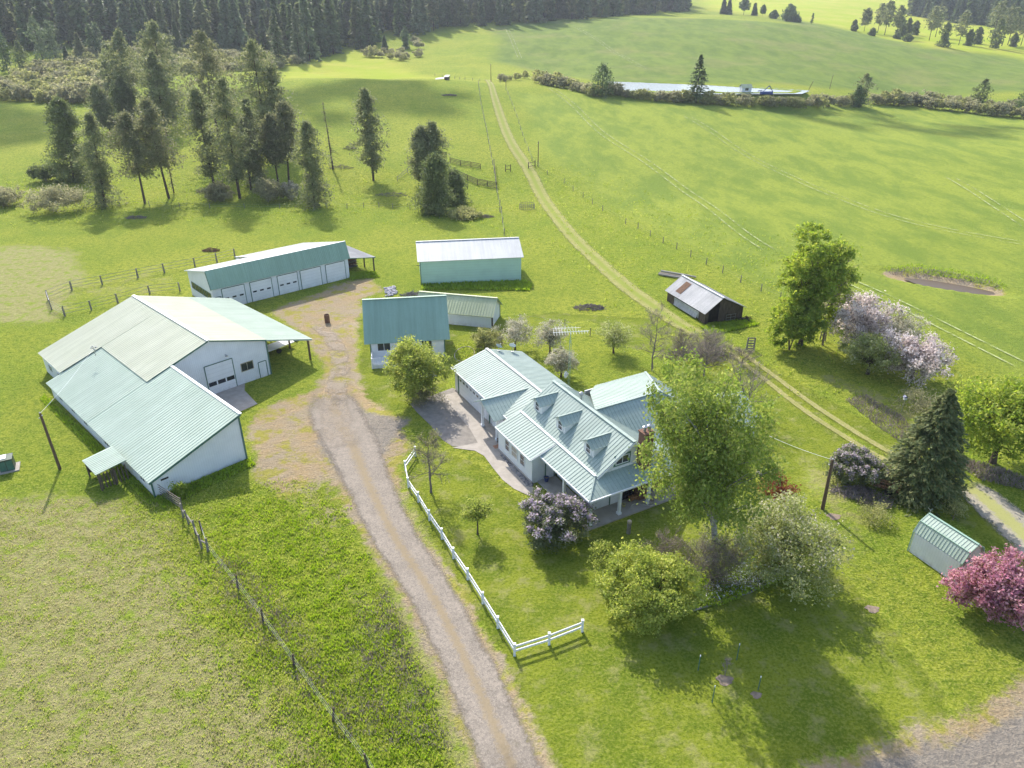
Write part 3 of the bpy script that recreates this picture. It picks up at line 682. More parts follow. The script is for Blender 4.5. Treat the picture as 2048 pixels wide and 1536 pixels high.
for vv in (-13.6, -4.5, 1.5, 5.5, 9.5): window(B, -ULO+.3, vv, 1.1, 1.1, .45, (-1, 0), mull=1)
part('vent', M['black'], B, lambda m: m.box((-ULO+1.5, -LW+.22, 1.55), (.7, .06, .16)))
# small porch roof on the back of the wing
P0, P1 = -11.2, -7.6
part('porch_roof', M['roof_pale'], B, lambda m: roof(m, [(-ULO-.05, P0, 2.3), (-ULO-.05, P1, 2.3), (-ULO-2.9, P1, 1.95), (-ULO-2.9, P0, 1.95)], (-1, 0, -.12), .3))
for a_, b_ in ((-ULO-2.7, P0+.15), (-ULO-2.7, P1-.15), (-ULO-1.4, P0+.15)):
    part('porch_post', M['old_wood'], B, lambda m: m.box((a_, b_, .97), (.14, .14, 1.9)))
part('porch_boards', M['old_wood'], B, lambda m: [m.box((-ULO-.3-.32*i, P0+.1, 1.0), (.12, .05, 1.7)) for i in range(8)])
part('porch_panel', M['old_wood'], B, lambda m: m.box((-ULO-1.5, P1-.1, 1.1), (2.4, .04, 1.3)))
# electric service mast on the wing roof
ms = empty('service_mast', B.matrix_world @ Vector((0,0,0)), 0, 'short grey electric service mast sticking out of the barn roof', 'mast')
q = G(190, 706, 4.9); ms.location = (q.x, q.y, 4.55)
part('pipe', M['steel'], ms, lambda m: m.tube((0,0,0), (0,0,1.15), .045))
part('insulator', M['steel'], ms, lambda m: [m.lathe([(.03,0),(.09,.05),(.09,.12),(.04,.18)], (x, y, z), 8) for x, y, z in ((-.25,0,.95),(.25,.05,1.0),(0,-.1,1.15),(-.12,.1,.8),(.15,-.12,.75))] and m.beam((-.45, 0, .95), (.35, .05, 1.02), .05, .05))
sheet('shop_apron', [G(*p) for p in ((427,787),(490,766),(489,781),(515,808),(470,828),(440,805))], M['concrete'], lift=.03)

# --- 2. five-bay garage
B2 = empty('vehicle_garage', (-28.2, 118.34, 0), .74, 'long white five-door garage with dark green front roof and open lean-to', 'garage')
L2, OV, ZE, VR, ZR, VB2, ZB = 23.5, .3, 3.44, .75, 6.2, 10.05, 4.1
kb = (ZR - ZB) / (VB2 - VR); zb_ = lambda v: ZR - kb*(v-VR)
def w3(m):
    for x in (-L2, -.15):
        m.prism([(x, 0, 0), (x, VB2-.3, 0), (x, VB2-.3, zb_(VB2-.3)-.1), (x, VR, ZR-.15), (x, 0, ZE+.3)], (.15, 0, 0))
    m.box((-L2/2, .075, 1.75), (L2-.3, .15, 3.5)); m.box((-L2/2, VB2-.375, 2), (L2-.3, .15, 4.0))
    m.prism([(-.15, VB2-.3, 0), (-.15, 16.2, 0), (-.15, 16.2, zb_(16.2)-.1), (-.15, VB2-.3, zb_(VB2-.3)-.1)], (.15, 0, 0)); m.box((-6.5, 16.1, 1.2), (12.7, .15, 2.4)); m.box((-12.9, 13.2, 1.4), (.15, 6, 2.8))
part('wall', M['white_wall'], B2, w3)
part('front_roof', M['roof_green'], B2, lambda m: roof(m, [(-L2-.3, VR-.004, ZR+.02), (.3, VR-.004, ZR+.02), (.3, -OV, ZE), (-L2-.3, -OV, ZE)], (0, -1.05, -2.7), .3))
part('back_roof', M['roof_white'], B2, lambda m: (roof(m, [(-L2-.3, VR, ZR), (.3, VR, ZR), (.3, VB2, zb_(VB2)), (-L2-.3, VB2, zb_(VB2))], (0, 1, -kb), .3, rib=.02),
   roof(m, [(-13.1, VB2, zb_(VB2)-.004), (.3, VB2, zb_(VB2)-.004), (.3, 16.5, zb_(16.5)), (-13.1, 16.5, zb_(16.5))], (0, 1, -kb), .3, rib=.02)))
part('ridge_cap', M['trim'], B2, lambda m: (m.beam((-L2-.3, VR+.05, ZR+.05), (.3, VR+.05, ZR+.05), .2, .05), m.beam((-L2-.33, VR, ZR-.02), (-L2-.33, VB2, zb_(VB2)-.02), .05, .14)))
part('fascia', M['green_trim'], B2, lambda m: (m.beam((-L2-.32, VR-.03, ZR-.08), (-L2-.32, -OV, ZE-.04), .05, .16)))
dx = [(-4.35,-.75,0), (-9.0,-5.35,0), (-13.0,-9.6,3), (-17.6,-14.1,3), (-22.1,-18.6,3)]
for a_, b_, nw in dx: secdoor(B2, a_, b_, 3.15, 0.0, nw, .50)
mandoor(B2, -22.85, 0, w=.75, mat=M['white_wall'])
for k in range(5): window(B2, -L2, 1.6+k*1.6, 2.0, 1.35, 1.0, (-1,0), mull=1, mat=M['green_trim'])
part('sill_board', M['trim'], B2, lambda m: m.box((-L2-.06, 4.9, 1.25), (.1, 9.0, .18)))
part('lean_to_roof', M['roof_steel'], B2, lambda m: roof(m, [(.32, -OV, 3.5), (.32, 9.6, 3.5), (5.3, 9.6, 2.65), (5.3, -OV, 2.65)], (1, 0, -.17), .3))
part('lean_to_fascia', M['green_trim'], B2, lambda m: m.beam((.3, -OV-.03, 3.42), (5.3, -OV-.03, 2.57), .05, .16))
for x, y in ((5.0, 0), (5.0, 3.2), (5.0, 6.3), (5.0, 9.3), (2.6, 9.3)):
    part('lean_to_post', M['old_wood'], B2, lambda m: m.box((x, y, 1.28), (.18, .18, 2.56)))
wp = empty('lumber_rack', B2.matrix_world @ Vector((0,0,0)), .74, 'stack of brown boards stored under the garage lean-to', 'lumber')
wp.location = (B2.location.x + 3*math.cos(.74) - 6.5*math.sin(.74), B2.location.y + 3*math.sin(.74) + 6.5*math.cos(.74), 0)
for k in range(4): part('board_layer', M['rust'] if k % 2 else M['grey_wood'], wp, lambda m: [m.box((-1.4 + .31*i + rnd.uniform(-.03,.03), 0, .25+.42*k), (.24, 4.6, .12)) for i in range(9)] and [m.box((0, s, .12+.42*k), (2.9, .12, .14)) for s in (-1.8, 0, 1.8)])

# --- 3. mint hay shed
B3 = empty('storage_shed', (-15.29, 114.22, 0), .15, 'tall windowless mint green shed with white metal roof', 'shed')
W3, D3, H3, Z3 = 17.04, 10.1, 4.3, 6.1
def gab(m, W, D, h, zr, t=.15, x0=0, y0=0):
    k = (zr-h)/(D/2)
    for x in (x0, x0+W-t): m.prism([(x,y0,0),(x,y0+D,0),(x,y0+D,h-.08),(x,y0+D/2,zr-.09),(x,y0,h-.08)], (t,0,0))
    for y in (y0, y0+D-t): m.box((x0+W/2, y+t/2, (h-.08)/2), (W-2*t, t, h-.08))
part('wall', M['mint_lap'], B3, lambda m: gab(m, W3, D3, H3, Z3))
def gr(m, W, D, h, zr, ox, oy, sp=.3, x0=0, y0=0, rib=.035):
    k = (zr-h)/(D/2); e = h - k*oy
    roof(m, [(x0-ox, y0+D/2, zr), (x0+W+ox, y0+D/2, zr), (x0+W+ox, y0-oy, e), (x0-ox, y0-oy, e)], (0,-1,-k), sp, rib=rib)
    roof(m, [(x0-ox, y0+D/2, zr), (x0+W+ox, y0+D/2, zr), (x0+W+ox, y0+D+oy, e), (x0-ox, y0+D+oy, e)], (0,1,-k), sp, rib=rib)
part('roof', M['roof_white'], B3, lambda m: gr(m, W3, D3, H3, Z3, .4, .3, rib=.025))
part('ridge_cap', M['roof_white'], B3, lambda m: m.beam((-.4, D3/2, Z3+.04), (W3+.4, D3/2, Z3+.04), .4, .05))
part('corner_trim', M['green_trim'], B3, lambda m: [m.box((x, -.03, 2.1), (.12, .12, 4.2)) for x in (0,)])
part('lamp', M['black'], B3, lambda m: m.tube((-.02, .4, 3.3), (-.6, .4, 3.4), .06))

# --- 4. green roofed cottage with deck
B4 = empty('cottage', (-18.43, 84.4, 0), .15, 'small white cottage under a steep plain green roof with a railed deck', 'cottage')
W4, D4, H4, Z4 = 9.65, 7.9, 2.95, 7.1
part('wall', M['white_lap'], B4, lambda m: gab(m, W4, D4, H4, Z4))
part('roof', M['roof_green'], B4, lambda m: gr(m, W4, D4, H4, Z4, .72, .35, .3))
part('ridge_cap', M['roof_green'], B4, lambda m: m.beam((-.72, D4/2, Z4+.05), (W4+.72, D4/2, Z4+.05), .35, .06))
part('corner_trim', M['green_trim'], B4, lambda m: [m.box((x, -.02, 1.45), (.13, .13, 2.85)) for x in (.02, W4-.02)])
window(B4, 1.75, 0, 2.02, 1.6, 1.15, (0,-1), mull=1)
mandoor(B4, 4.35, 0, .9, 2.0, z0=.55, lite=True)
window(B4, 7.3, 0, 1.9, 1.3, 1.1, (0,-1), mull=1)
part('deck', M['white_lap'], B4, lambda m: m.box((2.0, -1.2, .27), (3.7, 2.35, .52)))
def rail(m, a, b, h=.9, z=.55, n=14):
    a = Vector(a); b = Vector(b)
    m.beam(a+Vector((0,0,z+h)), b+Vector((0,0,z+h)), .09, .06); m.beam(a+Vector((0,0,z+.1)), b+Vector((0,0,z+.1)), .06, .06)
    for i in range(n+1):
        p = a.lerp(b, i/n); m.box((p.x, p.y, z+h/2), (.05, .05, h-.05))
part('railing', M['trim'], B4, lambda m: (rail(m, (.15,-2.35,0), (3.7,-2.35,0), n=18), rail(m, (.15,-2.35,0), (.15,-.1,0), n=10), rail(m, (3.7,-2.35,0), (3.75,-1.5,0), n=4), m.box((.15,-2.36,.75),(.13,.13,1.5)), m.box((3.7,-2.36,.75),(.13,.13,1.5))))
part('steps', M['grey_wood'], B4, lambda m: [m.box((4.55, -1.15-.3*i, .44-.16*i), (1.3, .32, .06)) for i in range(3)] and (m.beam((4.0,-1.2,1.35),(4.0,-2.5,.85),.06,.08), m.box((4.0,-2.5,.45),(.1,.1,.9)), m.beam((5.2,-1.2,1.35),(5.2,-2.5,.85),.06,.08), m.box((5.2,-2.5,.45),(.1,.1,.9))))

# --- 5. low white shed, pale lime roof
B5 = empty('long_shed', (-3.0, 95.6, 0), -.24, 'low white metal shed with pale lime green roof behind the cottage', 'shed')
W5, D5, H5, Z5 = 11.5, 4.9, 2.0, 3.75
part('wall', M['white_wall'], B5, lambda m: gab(m, W5, D5, H5, Z5, x0=-W5))
part('roof', M['roof_lime'], B5, lambda m: gr(m, W5, D5, H5, Z5, .3, .3, .42, x0=-W5, rib=.05))
part('ridge_cap', M['roof_lime'], B5, lambda m: m.beam((-W5-.3, D5/2, Z5+.05), (.3, D5/2, Z5+.05), .35, .06))
part('door_gap', M['dark_inside'], B5, lambda m: m.box((.02, .42, 1.0), (.06, .7, 1.9)))
part('corner_trim', M['green_trim'], B5, lambda m: (m.box((.03, D5, 1), (.1, .1, 1.95)), m.beam((.33, D5/2, Z5-.08), (.33, D5+.3, H5-.3), .05, .15)))

# --- 6. weathered old barn
B6 = empty('old_barn', (28.31, 97.15, 0), .26+.10, 'weathered grey wooden barn with patched bare metal roof and one rust sheet', 'barn')
W6, L6, H6, Z6, U6 = 6.6, 10.3, 1.95, 3.85, 2.6
def bd(m, a, b, zf, n, gap=(), t=.05):
    a = Vector(a); b = Vector(b); d = (b-a); L = d.length; d.normalize()
    for i in range(n):
        s = (i+.5)/n*L
        if any(g0 < s < g1 for g0, g1 in gap): continue
        p = a + d*s; h = zf(s) - rnd.uniform(0, .06); z0 = rnd.uniform(-.05, .12); R = Matrix.Rotation(math.atan2(d.y, d.x), 3, 'Z')
        m.box((p.x, p.y, (h+z0)/2), (L/n*rnd.uniform(.86,.97), t*rnd.uniform(.7,1.5), h-z0), R=R)
gz = lambda s: H6 + (Z6-H6)*(s/U6 if s < U6 else (W6-s)/(W6-U6)) - .1
part('wall', M['old_wood'], B6, lambda m: (bd(m, (0,0,0), (W6,0,0), gz, 34, gap=((.5,2.3),)), bd(m, (0,L6,0), (W6,L6,0), gz, 34), bd(m, (0,0,0), (0,L6,0), lambda s: H6-.1, 48, gap=((1.6,8.2),)), bd(m, (W6,0,0), (W6,L6,0), lambda s: H6-.15, 48)))
part('interior', M['dark_inside'], B6, lambda m: m.prism([(.2,.3,.02),(W6-.2,.3,.02),(W6-.2,.3,H6-.3),(U6,.3,Z6-.4),(.2,.3,H6-.3)], (0,L6-.6,0)))
part('metal_panel', M['roof_steel'], B6, lambda m: (roof(m, [(-.03,1.6,.35),(-.03,8.2,.35),(-.03,8.2,1.35),(-.03,1.6,1.35)], (0,0,-1), .3, .03), roof(m, [(-.35,1.8,.3),(-.35,7.9,.3),(-.06,7.9,1.0),(-.06,1.8,1.0)], (-.3,0,-.7), .3, .03)))
kz = (Z6-H6)/U6; kz2 = (Z6-H6)/(W6-U6)
part('roof', M['roof_steel'], B6, lambda m: (roof(m, [(U6,-.35,Z6),(U6,L6+.35,Z6),(-.35,L6+.35,H6-kz*.35),(-.35,-.35,H6-kz*.35)], (-1,0,-kz), .28, .04), roof(m, [(U6,-.35,Z6),(U6,L6+.35,Z6),(W6+.4,L6+.35,H6-kz2*.4),(W6+.4,-.35,H6-kz2*.4)], (1,0,-kz2), .28, .04)))
part('rust_sheet', M['rust'], B6, lambda m: roof(m, [(U6-.5,7.2,Z6-kz*.5+.06),(U6-.5,8.6,Z6-kz*.5+.06),(.25,8.6,H6+kz*.25+.06),(.25,7.2,H6+kz*.25+.06)], (-1,0,-kz), .28, .02))
part('ridge_cap', M['roof_white'], B6, lambda m: m.beam((U6,-.4,Z6+.06),(U6,L6+.4,Z6+.06),.4,.05))
part('gate', M['steel'], B6, lambda m: ([m.beam((3.7,-.12,z),(5.3,-.12,z),.04,.04) for z in (.1,.5,.95)], [m.beam((x,-.12,0),(x,-.12,1.0),.04,.04) for x in (3.7,4.5,5.3)]))

# --- 7. gambrel garden shed
B7 = empty('garden_shed', (35.25, 43.15, 0), .41+.02, 'small gambrel roofed metal shed, white sides and green roof, beside the pink tree', 'shed')
L7, W7, H7, ZK, UK, Z7 = 4.2, 2.6, 2.0, 2.95, .48, 3.45
g7 = [(0,H7),(UK,ZK),(W7/2,Z7),(W7-UK,ZK),(W7,H7)]
part('wall', M['white_wall'], B7, lambda m: ([m.prism([(0,y,0)]+[(a,y,b-.07) for a,b in g7]+[(W7,y,0)], (0,.06,0)) for y in (.05,L7-.1)], m.box((.03,L7/2,(H7-.05)/2),(.06,L7-.22,H7-.05)), m.box((W7-.03,L7/2,(H7-.05)/2),(.06,L7-.22,H7-.05))))
def r7(m):
    for i in range(4):
        a, za = g7[i]; b, zb = g7[i+1]; lo, hi = ((a,za),(b,zb)) if za < zb else ((b,zb),(a,za)); 
        ex = .0
        roof(m, [(hi[0],-.08,hi[1]),(hi[0],L7+.08,hi[1]),(lo[0],L7+.08,lo[1]),(lo[0],-.08,lo[1])], (lo[0]-hi[0],0,lo[1]-hi[1]), .27, .03, .03, .035)
part('roof', M['roof_pale'], B7, r7)
part('trim', M['roof_green'], B7, lambda m: [m.beam((g7[i][0],y,g7[i][1]-.04),(g7[i+1][0],y,g7[i+1][1]-.04),.05,.12) for i in range(4) for y in (-.1,L7+.1)] and (m.beam((UK-.02,-.1,ZK+.03),(UK-.02,L7+.1,ZK+.03),.08,.05), m.beam((W7/2,-.1,Z7+.04),(W7/2,L7+.1,Z7+.04),.2,.05), m.box((0,L7+.06,1),(.1,.08,2.0)), m.box((0,-.06,1),(.1,.08,2.0))))
part('door', M['white_wall'], B7, lambda m: m.box((W7/2,-.02,.95),(1.4,.05,1.85)))
# weather vane
vn = empty('roof_aerial', (B7.location.x - L7*math.sin(.43) + 1.3*math.cos(.43), B7.location.y + L7*math.cos(.43) + 1.3*math.sin(.43), 3.45), 0, 'thin bent wire aerial on the far end of the gambrel shed roof', 'aerial')
part('wire', M['steel'], vn, lambda m: m.path([(0,0,0),(-.05,0,.35),(.1,0,.55)], [.02,.02,.015], 4) and m.path([(-.05,0,.35),(-.25,.05,.6)], [.015,.012], 4))
# --- 8. the main house
HS = empty('farmhouse', (10.79, 54.24, 0), .506, 'large green metal roofed farmhouse with three dormers and wraparound porch', 'house')
def hloc(x, y, z=0): c, s_ = math.cos(.506), math.sin(.506); return Vector((10.79 + x*c - y*s_, 54.24 + x*s_ + y*c, z))
LM, ZRm, XB, ZBm, XE, ZEm, XE2, ZE2 = 13.33, 6.46, 3.9, 3.94, 5.76, 3.01, 6.85, 2.89
RH = M['roof_house']
km = (ZRm-ZBm)/XB
part('roof', RH, HS, lambda m: (roof(m, [(0,-.35,ZRm),(0,LM+.1,ZRm),(-XB,LM+.1,ZBm),(-XB,-.35,ZBm)], (-1,0,-km), .40),
    roof(m, [(0,-.35,ZRm),(0,LM+.1,ZRm),(5.4,LM+.1,ZRm-km*5.4),(5.4,2.8,ZRm-km*5.4),(3.9,-.35,ZBm)], (1,0,-km), .40)))
kl = (ZBm-ZEm)/(XE-XB); kl2 = (ZBm-ZE2)/(XE2-XB); kf = (ZBm-ZEm)/1.9
part('porch_roof', RH, HS, lambda m: (roof(m, [(-XB,.0,ZBm-.01),(-XB,6.37,ZBm-.01),(-XE,6.37,ZEm),(-XE,-1.9,ZEm)], (-1,0,-kl), .40),
    roof(m, [(-XB,0,ZBm-.01),(XB,0,ZBm-.01),(XE,-1.9,ZEm),(-XE,-1.9,ZEm)], (0,-1,-kf), .40),
    roof(m, [(XB,0,ZBm-.01),(XB,2.8,ZBm-.01),(XE,2.8,ZEm),(XE,-1.9,ZEm)], (1,0,-kl), .40)))
part('room_roof', RH, HS, lambda m: roof(m, [(-XB,6.3,ZBm+.004),(-XB,LM+.12,ZBm+.004),(-XE2,LM+.12,ZE2),(-XE2,6.3,ZE2)], (-1,0,-kl2), .40))
part('roof_flashing', M['trim'], HS, lambda m: m.beam((-XB-.02,-.1,ZBm+.05),(-XB-.02,LM,ZBm+.05),.26,.05))
part('hip_cap', RH, HS, lambda m: (m.beam((-XB,0,ZBm+.03),(-XE,-1.9,ZEm+.05),.13,.06), m.beam((XB,0,ZBm+.03),(XE,-1.9,ZEm+.05),.13,.06)))
part('ridge_cap', RH, HS, lambda m: (m.beam((0,-.37,ZRm+.05),(0,LM+.1,ZRm+.05),.34,.06), m.beam((1,7.2,5.84),(9.1,7.2,5.84),.3,.06), m.beam((9.1,7.2,5.84),(14.7,16.2,2.84),.26,.06), m.beam((9.1,7.2,5.84),(14.7,2.8,2.84),.26,.06)))
part('garage_ridge_cap', M['roof_white'], HS, lambda m: m.beam((-.4,LM-1.0,4.55),(-.4,27.95,4.55),.34,.06))
kg = (4.49-3.09)/4.75
part('garage_roof', RH, HS, lambda m: (roof(m, [(-.4,12.0,4.49),(-.4,27.91,4.49),(-5.15,27.91,3.09),(-5.15,13.3,3.09),(-3.9,12.0,3.46)], (-1,0,-kg), .40),
    roof(m, [(-.4,12.0,4.49),(-.4,27.91,4.49),(4.52,27.91,3.05),(4.52,12.0,3.05)], (1,0,-kg), .40)))
part('wing_roof', RH, HS, lambda m: (roof(m, [(1.0,7.2,5.8),(9.1,7.2,5.8),(14.7,16.2,2.8),(7.5,16.2,2.8),(5.2,14.0,3.533)], (0,1,-.333), .40),
    roof(m, [(9.1,7.2,5.8),(14.7,16.2,2.8),(14.7,2.8,2.8)], (1,0,-.536), .40), roof(m, [(1.0,7.2,5.8),(9.1,7.2,5.8),(14.7,2.8,2.8),(5.4,2.8,2.8)], (0,-1,-.68), .40)))
part('end_wing_roof', RH, HS, lambda m: gr(m, 4.6, 5.8, 2.6, 4.1, .35, .35, .40, x0=14.2, y0=2.4))
def hw(m):
    m.prism([(-XB+.1,0,2.6),(XB-.1,0,2.6),(XB-.1,0,ZBm-.05),(0,0,ZRm-.1),(-XB+.1,0,ZBm-.05)], (0,.15,0))      # upper gable
    m.box((0,.075,1.36),(2*XB-.2,.15,2.48)); m.box((-XB+.2,3.25,1.9),(.15,6.2,3.6))
    m.box((XB-.2,1.5,1.5),(.15,2.7,2.8))
part('wall', M['white_lap'], HS, hw)
part('rear_gable_wall', M['white_lap'], HS, lambda m: m.prism([(-XB+.1,LM,3.0),(XB-.1,LM,3.0),(XB-.1,LM,ZBm-.1),(0,LM,ZRm-.12),(-XB+.1,LM,ZBm-.1)], (0,-.15,0)))
part('room_wall', M['white_lap'], HS, lambda m: (m.box((-6.5,9.87,1.42),(.15,6.85,2.8)), m.prism([(-6.42,6.45,0.0),(-XB,6.45,0),(-XB,6.45,ZBm-.12),(-6.42,6.45,2.94)], (0,.15,0)), m.prism([(-6.42,13.28,0),(-XB,13.28,0),(-XB,13.28,ZBm-.12),(-6.42,13.28,2.94)], (0,-.15,0))))
part('garage_wall', M['white_lap'], HS, lambda m: (m.box((-4.75,20.5,1.52),(.15,14.3,3.04)), m.box((4.2,20.5,1.5),(.15,14.3,3.0)), m.prism([(-4.67,27.6,0),(4.12,27.6,0),(4.12,27.6,3.03),(-.4,27.6,4.36),(-4.67,27.6,3.05)], (0,-.15,0))))
part('wing_wall', M['white_lap'], HS, lambda m: (m.box((9.7,3.2,1.4),(8.9,.15,2.75)), m.box((14.3,9.5,1.38),(.15,12.4,2.7)), m.box((10.0,15.8,1.38),(8.4,.15,2.7)), gab(m, 4.4, 5.6, 2.6, 4.05, x0=14.5, y0=2.5)))
part('foundation', M['concrete'], HS, lambda m: (m.box((-6.6,9.87,.14),(.12,6.95,.28)), m.box((-4.86,20.5,.1),(.1,14.3,.2))))
# fascia / gutters
part('gutter', M['trim'], HS, lambda m: (m.beam((-XE-.03,-1.9,ZEm-.06),(-XE-.03,6.3,ZEm-.06),.1,.14), m.beam((-XE,-1.95,ZEm-.06),(XE,-1.95,ZEm-.06),.1,.16), m.beam((-XE2-.03,6.3,ZE2-.06),(-XE2-.03,LM+.1,ZE2-.06),.1,.14), m.beam((-5.18,LM+.2,3.02),(-5.18,27.9,3.02),.1,.14),
    m.beam((0,-.4,ZRm-.12),(-XB,-.4,ZBm-.12),.05,.16), m.beam((0,-.4,ZRm-.12),(XB,-.4,ZBm-.12),.05,.16), m.beam((-.4,27.96,4.38),(-5.15,27.96,2.98),.04,.14), m.beam((-.4,27.96,4.38),(4.5,27.96,2.96),.04,.14), m.beam((-XE2,6.24,ZE2-.08),(-XB,6.24,ZBm-.08),.04,.16), m.box((0,-.03,3.98),(7.2,.05,.16))))
window(HS, -1.0, 0, 4.78, 1.35, .72, (0,-1), mull=1)
part('window_surround', M['green_trim'], HS, lambda m: m.box((-1.0,-.012,4.78),(1.85,.02,1.2)))
for vv, ww in ((11.3,.75),(9.85,1.1),(8.25,.75)): window(HS, -6.58, vv, 1.72, ww, 1.15, (-1,0), mull=0, bars=1, glass=(M['glass'] if ww < 1 else simple('drawn beige blind', (.48,.42,.36))))
window(HS, -XB+.12, 5.1, 1.75, .9, 1.0, (-1,0), bars=1, mull=0); window(HS, -XB+.12, 2.2, 1.75, 1.2, 1.1, (-1,0))
mandoor(HS, -4.6, 6.42, .9, 2.1, z0=.15)
window(HS, 2.3, 0, 1.7, 1.6, 1.2, (0,-1)); mandoor(HS, -1.6, 0, .9, 2.1, z0=.15)
for a_, b_ in ((19.3,26.4),(14.9,17.9)):
    o = secdoor(HS, a_, b_, 2.45, -4.83, 0, axis='y', frame=False)
    o.name = 'garage_door'
    q = MB(); n_ = 8 if b_-a_ > 5 else 4
    for i in range(n_): q.box((-4.875, a_+(b_-a_)*(i+.5)/n_, 2.12), (.02, .5, .26))
    q.build('pane', M['glass'], o)
part('garage_post', M['green_trim'], HS, lambda m: [m.box((-4.86, y, 1.35), (.12, .16, 2.7)) for y in (26.6, 18.6)])
# dormers
for k, y0 in enumerate((1.68, 6.45, 10.78)):
    d = MB(); w = 1.6; xf = -2.95; zb = ZRm + km*xf; zt = zb + 1.0; zrd = zt + .55; yc = y0 + w/2
    xb = lambda z: (z-ZRm)/km
    d.prism([(xf,y0,zb-.05),(xf,y0+w,zb-.05),(xf,y0+w,zt),(xf,yc,zrd-.03),(xf,y0,zt)], (.08,0,0))
    for yy in (y0, y0+w-.06): d.prism([(xf+.08,yy,zb),(xb(zt),yy,zt),(xf+.08,yy,zt)], (0,.06,0))
    dm = d.build('dormer', M['white_lap'], HS)
    r_ = MB(); o_ = .14; s_ = .55/(w/2); zo = zt - o_*s_
    for sg in (-1, 1):
        ye = yc + sg*(w/2+o_); xe_ = xb(zo)
        roof(r_, [(xf-.32,yc,zrd+.03),(xb(zrd)+.05,yc,zrd+.03),(xe_,ye,zo+.03),(xf-.32,ye,zo+.03)], (0,sg,-s_), .40, .04, .04)
    r_.beam((xf-.34,yc,zrd+.07),(xb(zrd),yc,zrd+.07),.16,.05); r_.build('dormer_roof', RH, dm)
    window(dm, xf, yc, zb+.58, .66, .86, (-1,0), frame=.09, mull=0, bars=1)
# brick chimney with two caps, roof vents
ch = part('chimney', M['brick'], HS, lambda m: (m.box((1.15,-.45,3.65),(1.0,.9,7.2)), m.box((1.15,-.45,7.28),(1.15,1.05,.12))))
for x in (.9, 1.42): part('chimney_cap', M['steel'], ch, lambda m: (m.tube((x,-.45,7.3),(x,-.45,7.75),.13), m.lathe([(.23,7.78),(.24,7.84),(.02,7.98)], (x,-.45,0))))
part('roof_vent', M['steel'], HS, lambda m: (m.tube((.75,9.3,5.9),(.75,9.3,6.6),.12), m.lathe([(.24,6.5),(.26,6.62),(.2,6.8),(.03,6.9)], (.75,9.3,0))))
# entry gable over the side door
EY, EZ, EX = 16.85, 4.28, -6.75
part('entry_roof', RH, HS, lambda m: [roof(m, [(EX,EY,EZ),(-.9,EY,EZ),(-4.6,EY+s*2.45,2.86),(EX+.25,EY+s*2.45,2.86)], (0,s,-.58), .40) for s in (-1,1)])
part('entry_gable', M['white_lap'], HS, lambda m: m.prism([(-6.1,EY-1.95,2.85),(-6.1,EY+1.95,2.85),(-6.1,EY,4.05)], (.1,0,0)))
part('entry_ridge', RH, HS, lambda m: m.beam((EX,EY,EZ+.05),(-.9,EY,EZ+.05),.25,.05))
def colm(x, y, z0, z1, name='porch_column'):
    part(name, M['trim'], HS, lambda m: (m.box((x,y,(z0+z1)/2),(.24,.24,z1-z0)), m.box((x,y,z0+.12),(.36,.36,.24)), m.box((x,y,z1-.08),(.34,.34,.12))))
for y in (EY-1.7, EY+1.7): colm(-5.75, y, .03, 2.85, 'entry_column')
part('entry_beam', M['trim'], HS, lambda m: m.box((-5.75,EY,2.8),(.22,3.8,.16)))
for x, y in ((-5.4,-1.6),(-2.15,-1.55),(1.15,-1.55),(4.5,-1.55),(-5.4,2.6)): colm(x, y, .14, 2.92)
part('porch_slab', M['concrete'], HS, lambda m: (m.box((-.1,-1.05,.07),(11.7,2.1,.14)), m.box((-4.95,3.3,.07),(2.0,6.4,.14)), m.box((7.5,.8,.06),(3.6,3.0,.12))))
part('brick_wall', M['brick'], HS, lambda m: m.box((2.9,-.02,1.0),(1.9,.06,1.75)))
part('porch_ceiling', M['trim'], HS, lambda m: (m.box((0,-.95,2.93),(11.0,1.75,.03)), m.box((-4.8,3.3,2.93),(1.6,6.2,.03))))
part('patio_door', M['glass'], HS, lambda m: m.box((.2,-.03,1.15),(1.7,.05,2.0)))
# paving
ap = sheet('driveway_apron', [G(*p) for p in ((820,808),(905,776),(922,783),(1010,852),(1016,884),(985,897),(905,893),(885,880),(860,850),(835,826))], M['asphalt'], lift=.03)
lp = [hloc(-4.85,27.2), hloc(-4.85,14.0), hloc(-6.55,13.5), hloc(-6.7,12.6), hloc(-8.4,12.2), hloc(-7.3,18.5), hloc(-7.0,24), hloc(-6.7,27.2)]
sheet('garage_apron', [G(*p) for p in ((922,783),(1010,852),(1016,884),(985,897),(905,893),(885,876),(958,828))][:0] or lp, M['concrete'], lift=.036)
sheet('walkway', [G(*p) for p in ((905,896),(985,880),(995,884),(1010,905),(1030,935),(1062,968),(1070,985),(1058,992),(1028,978),(1005,960),(985,935),(968,912),(950,902))], M['concrete'], lift=.042)
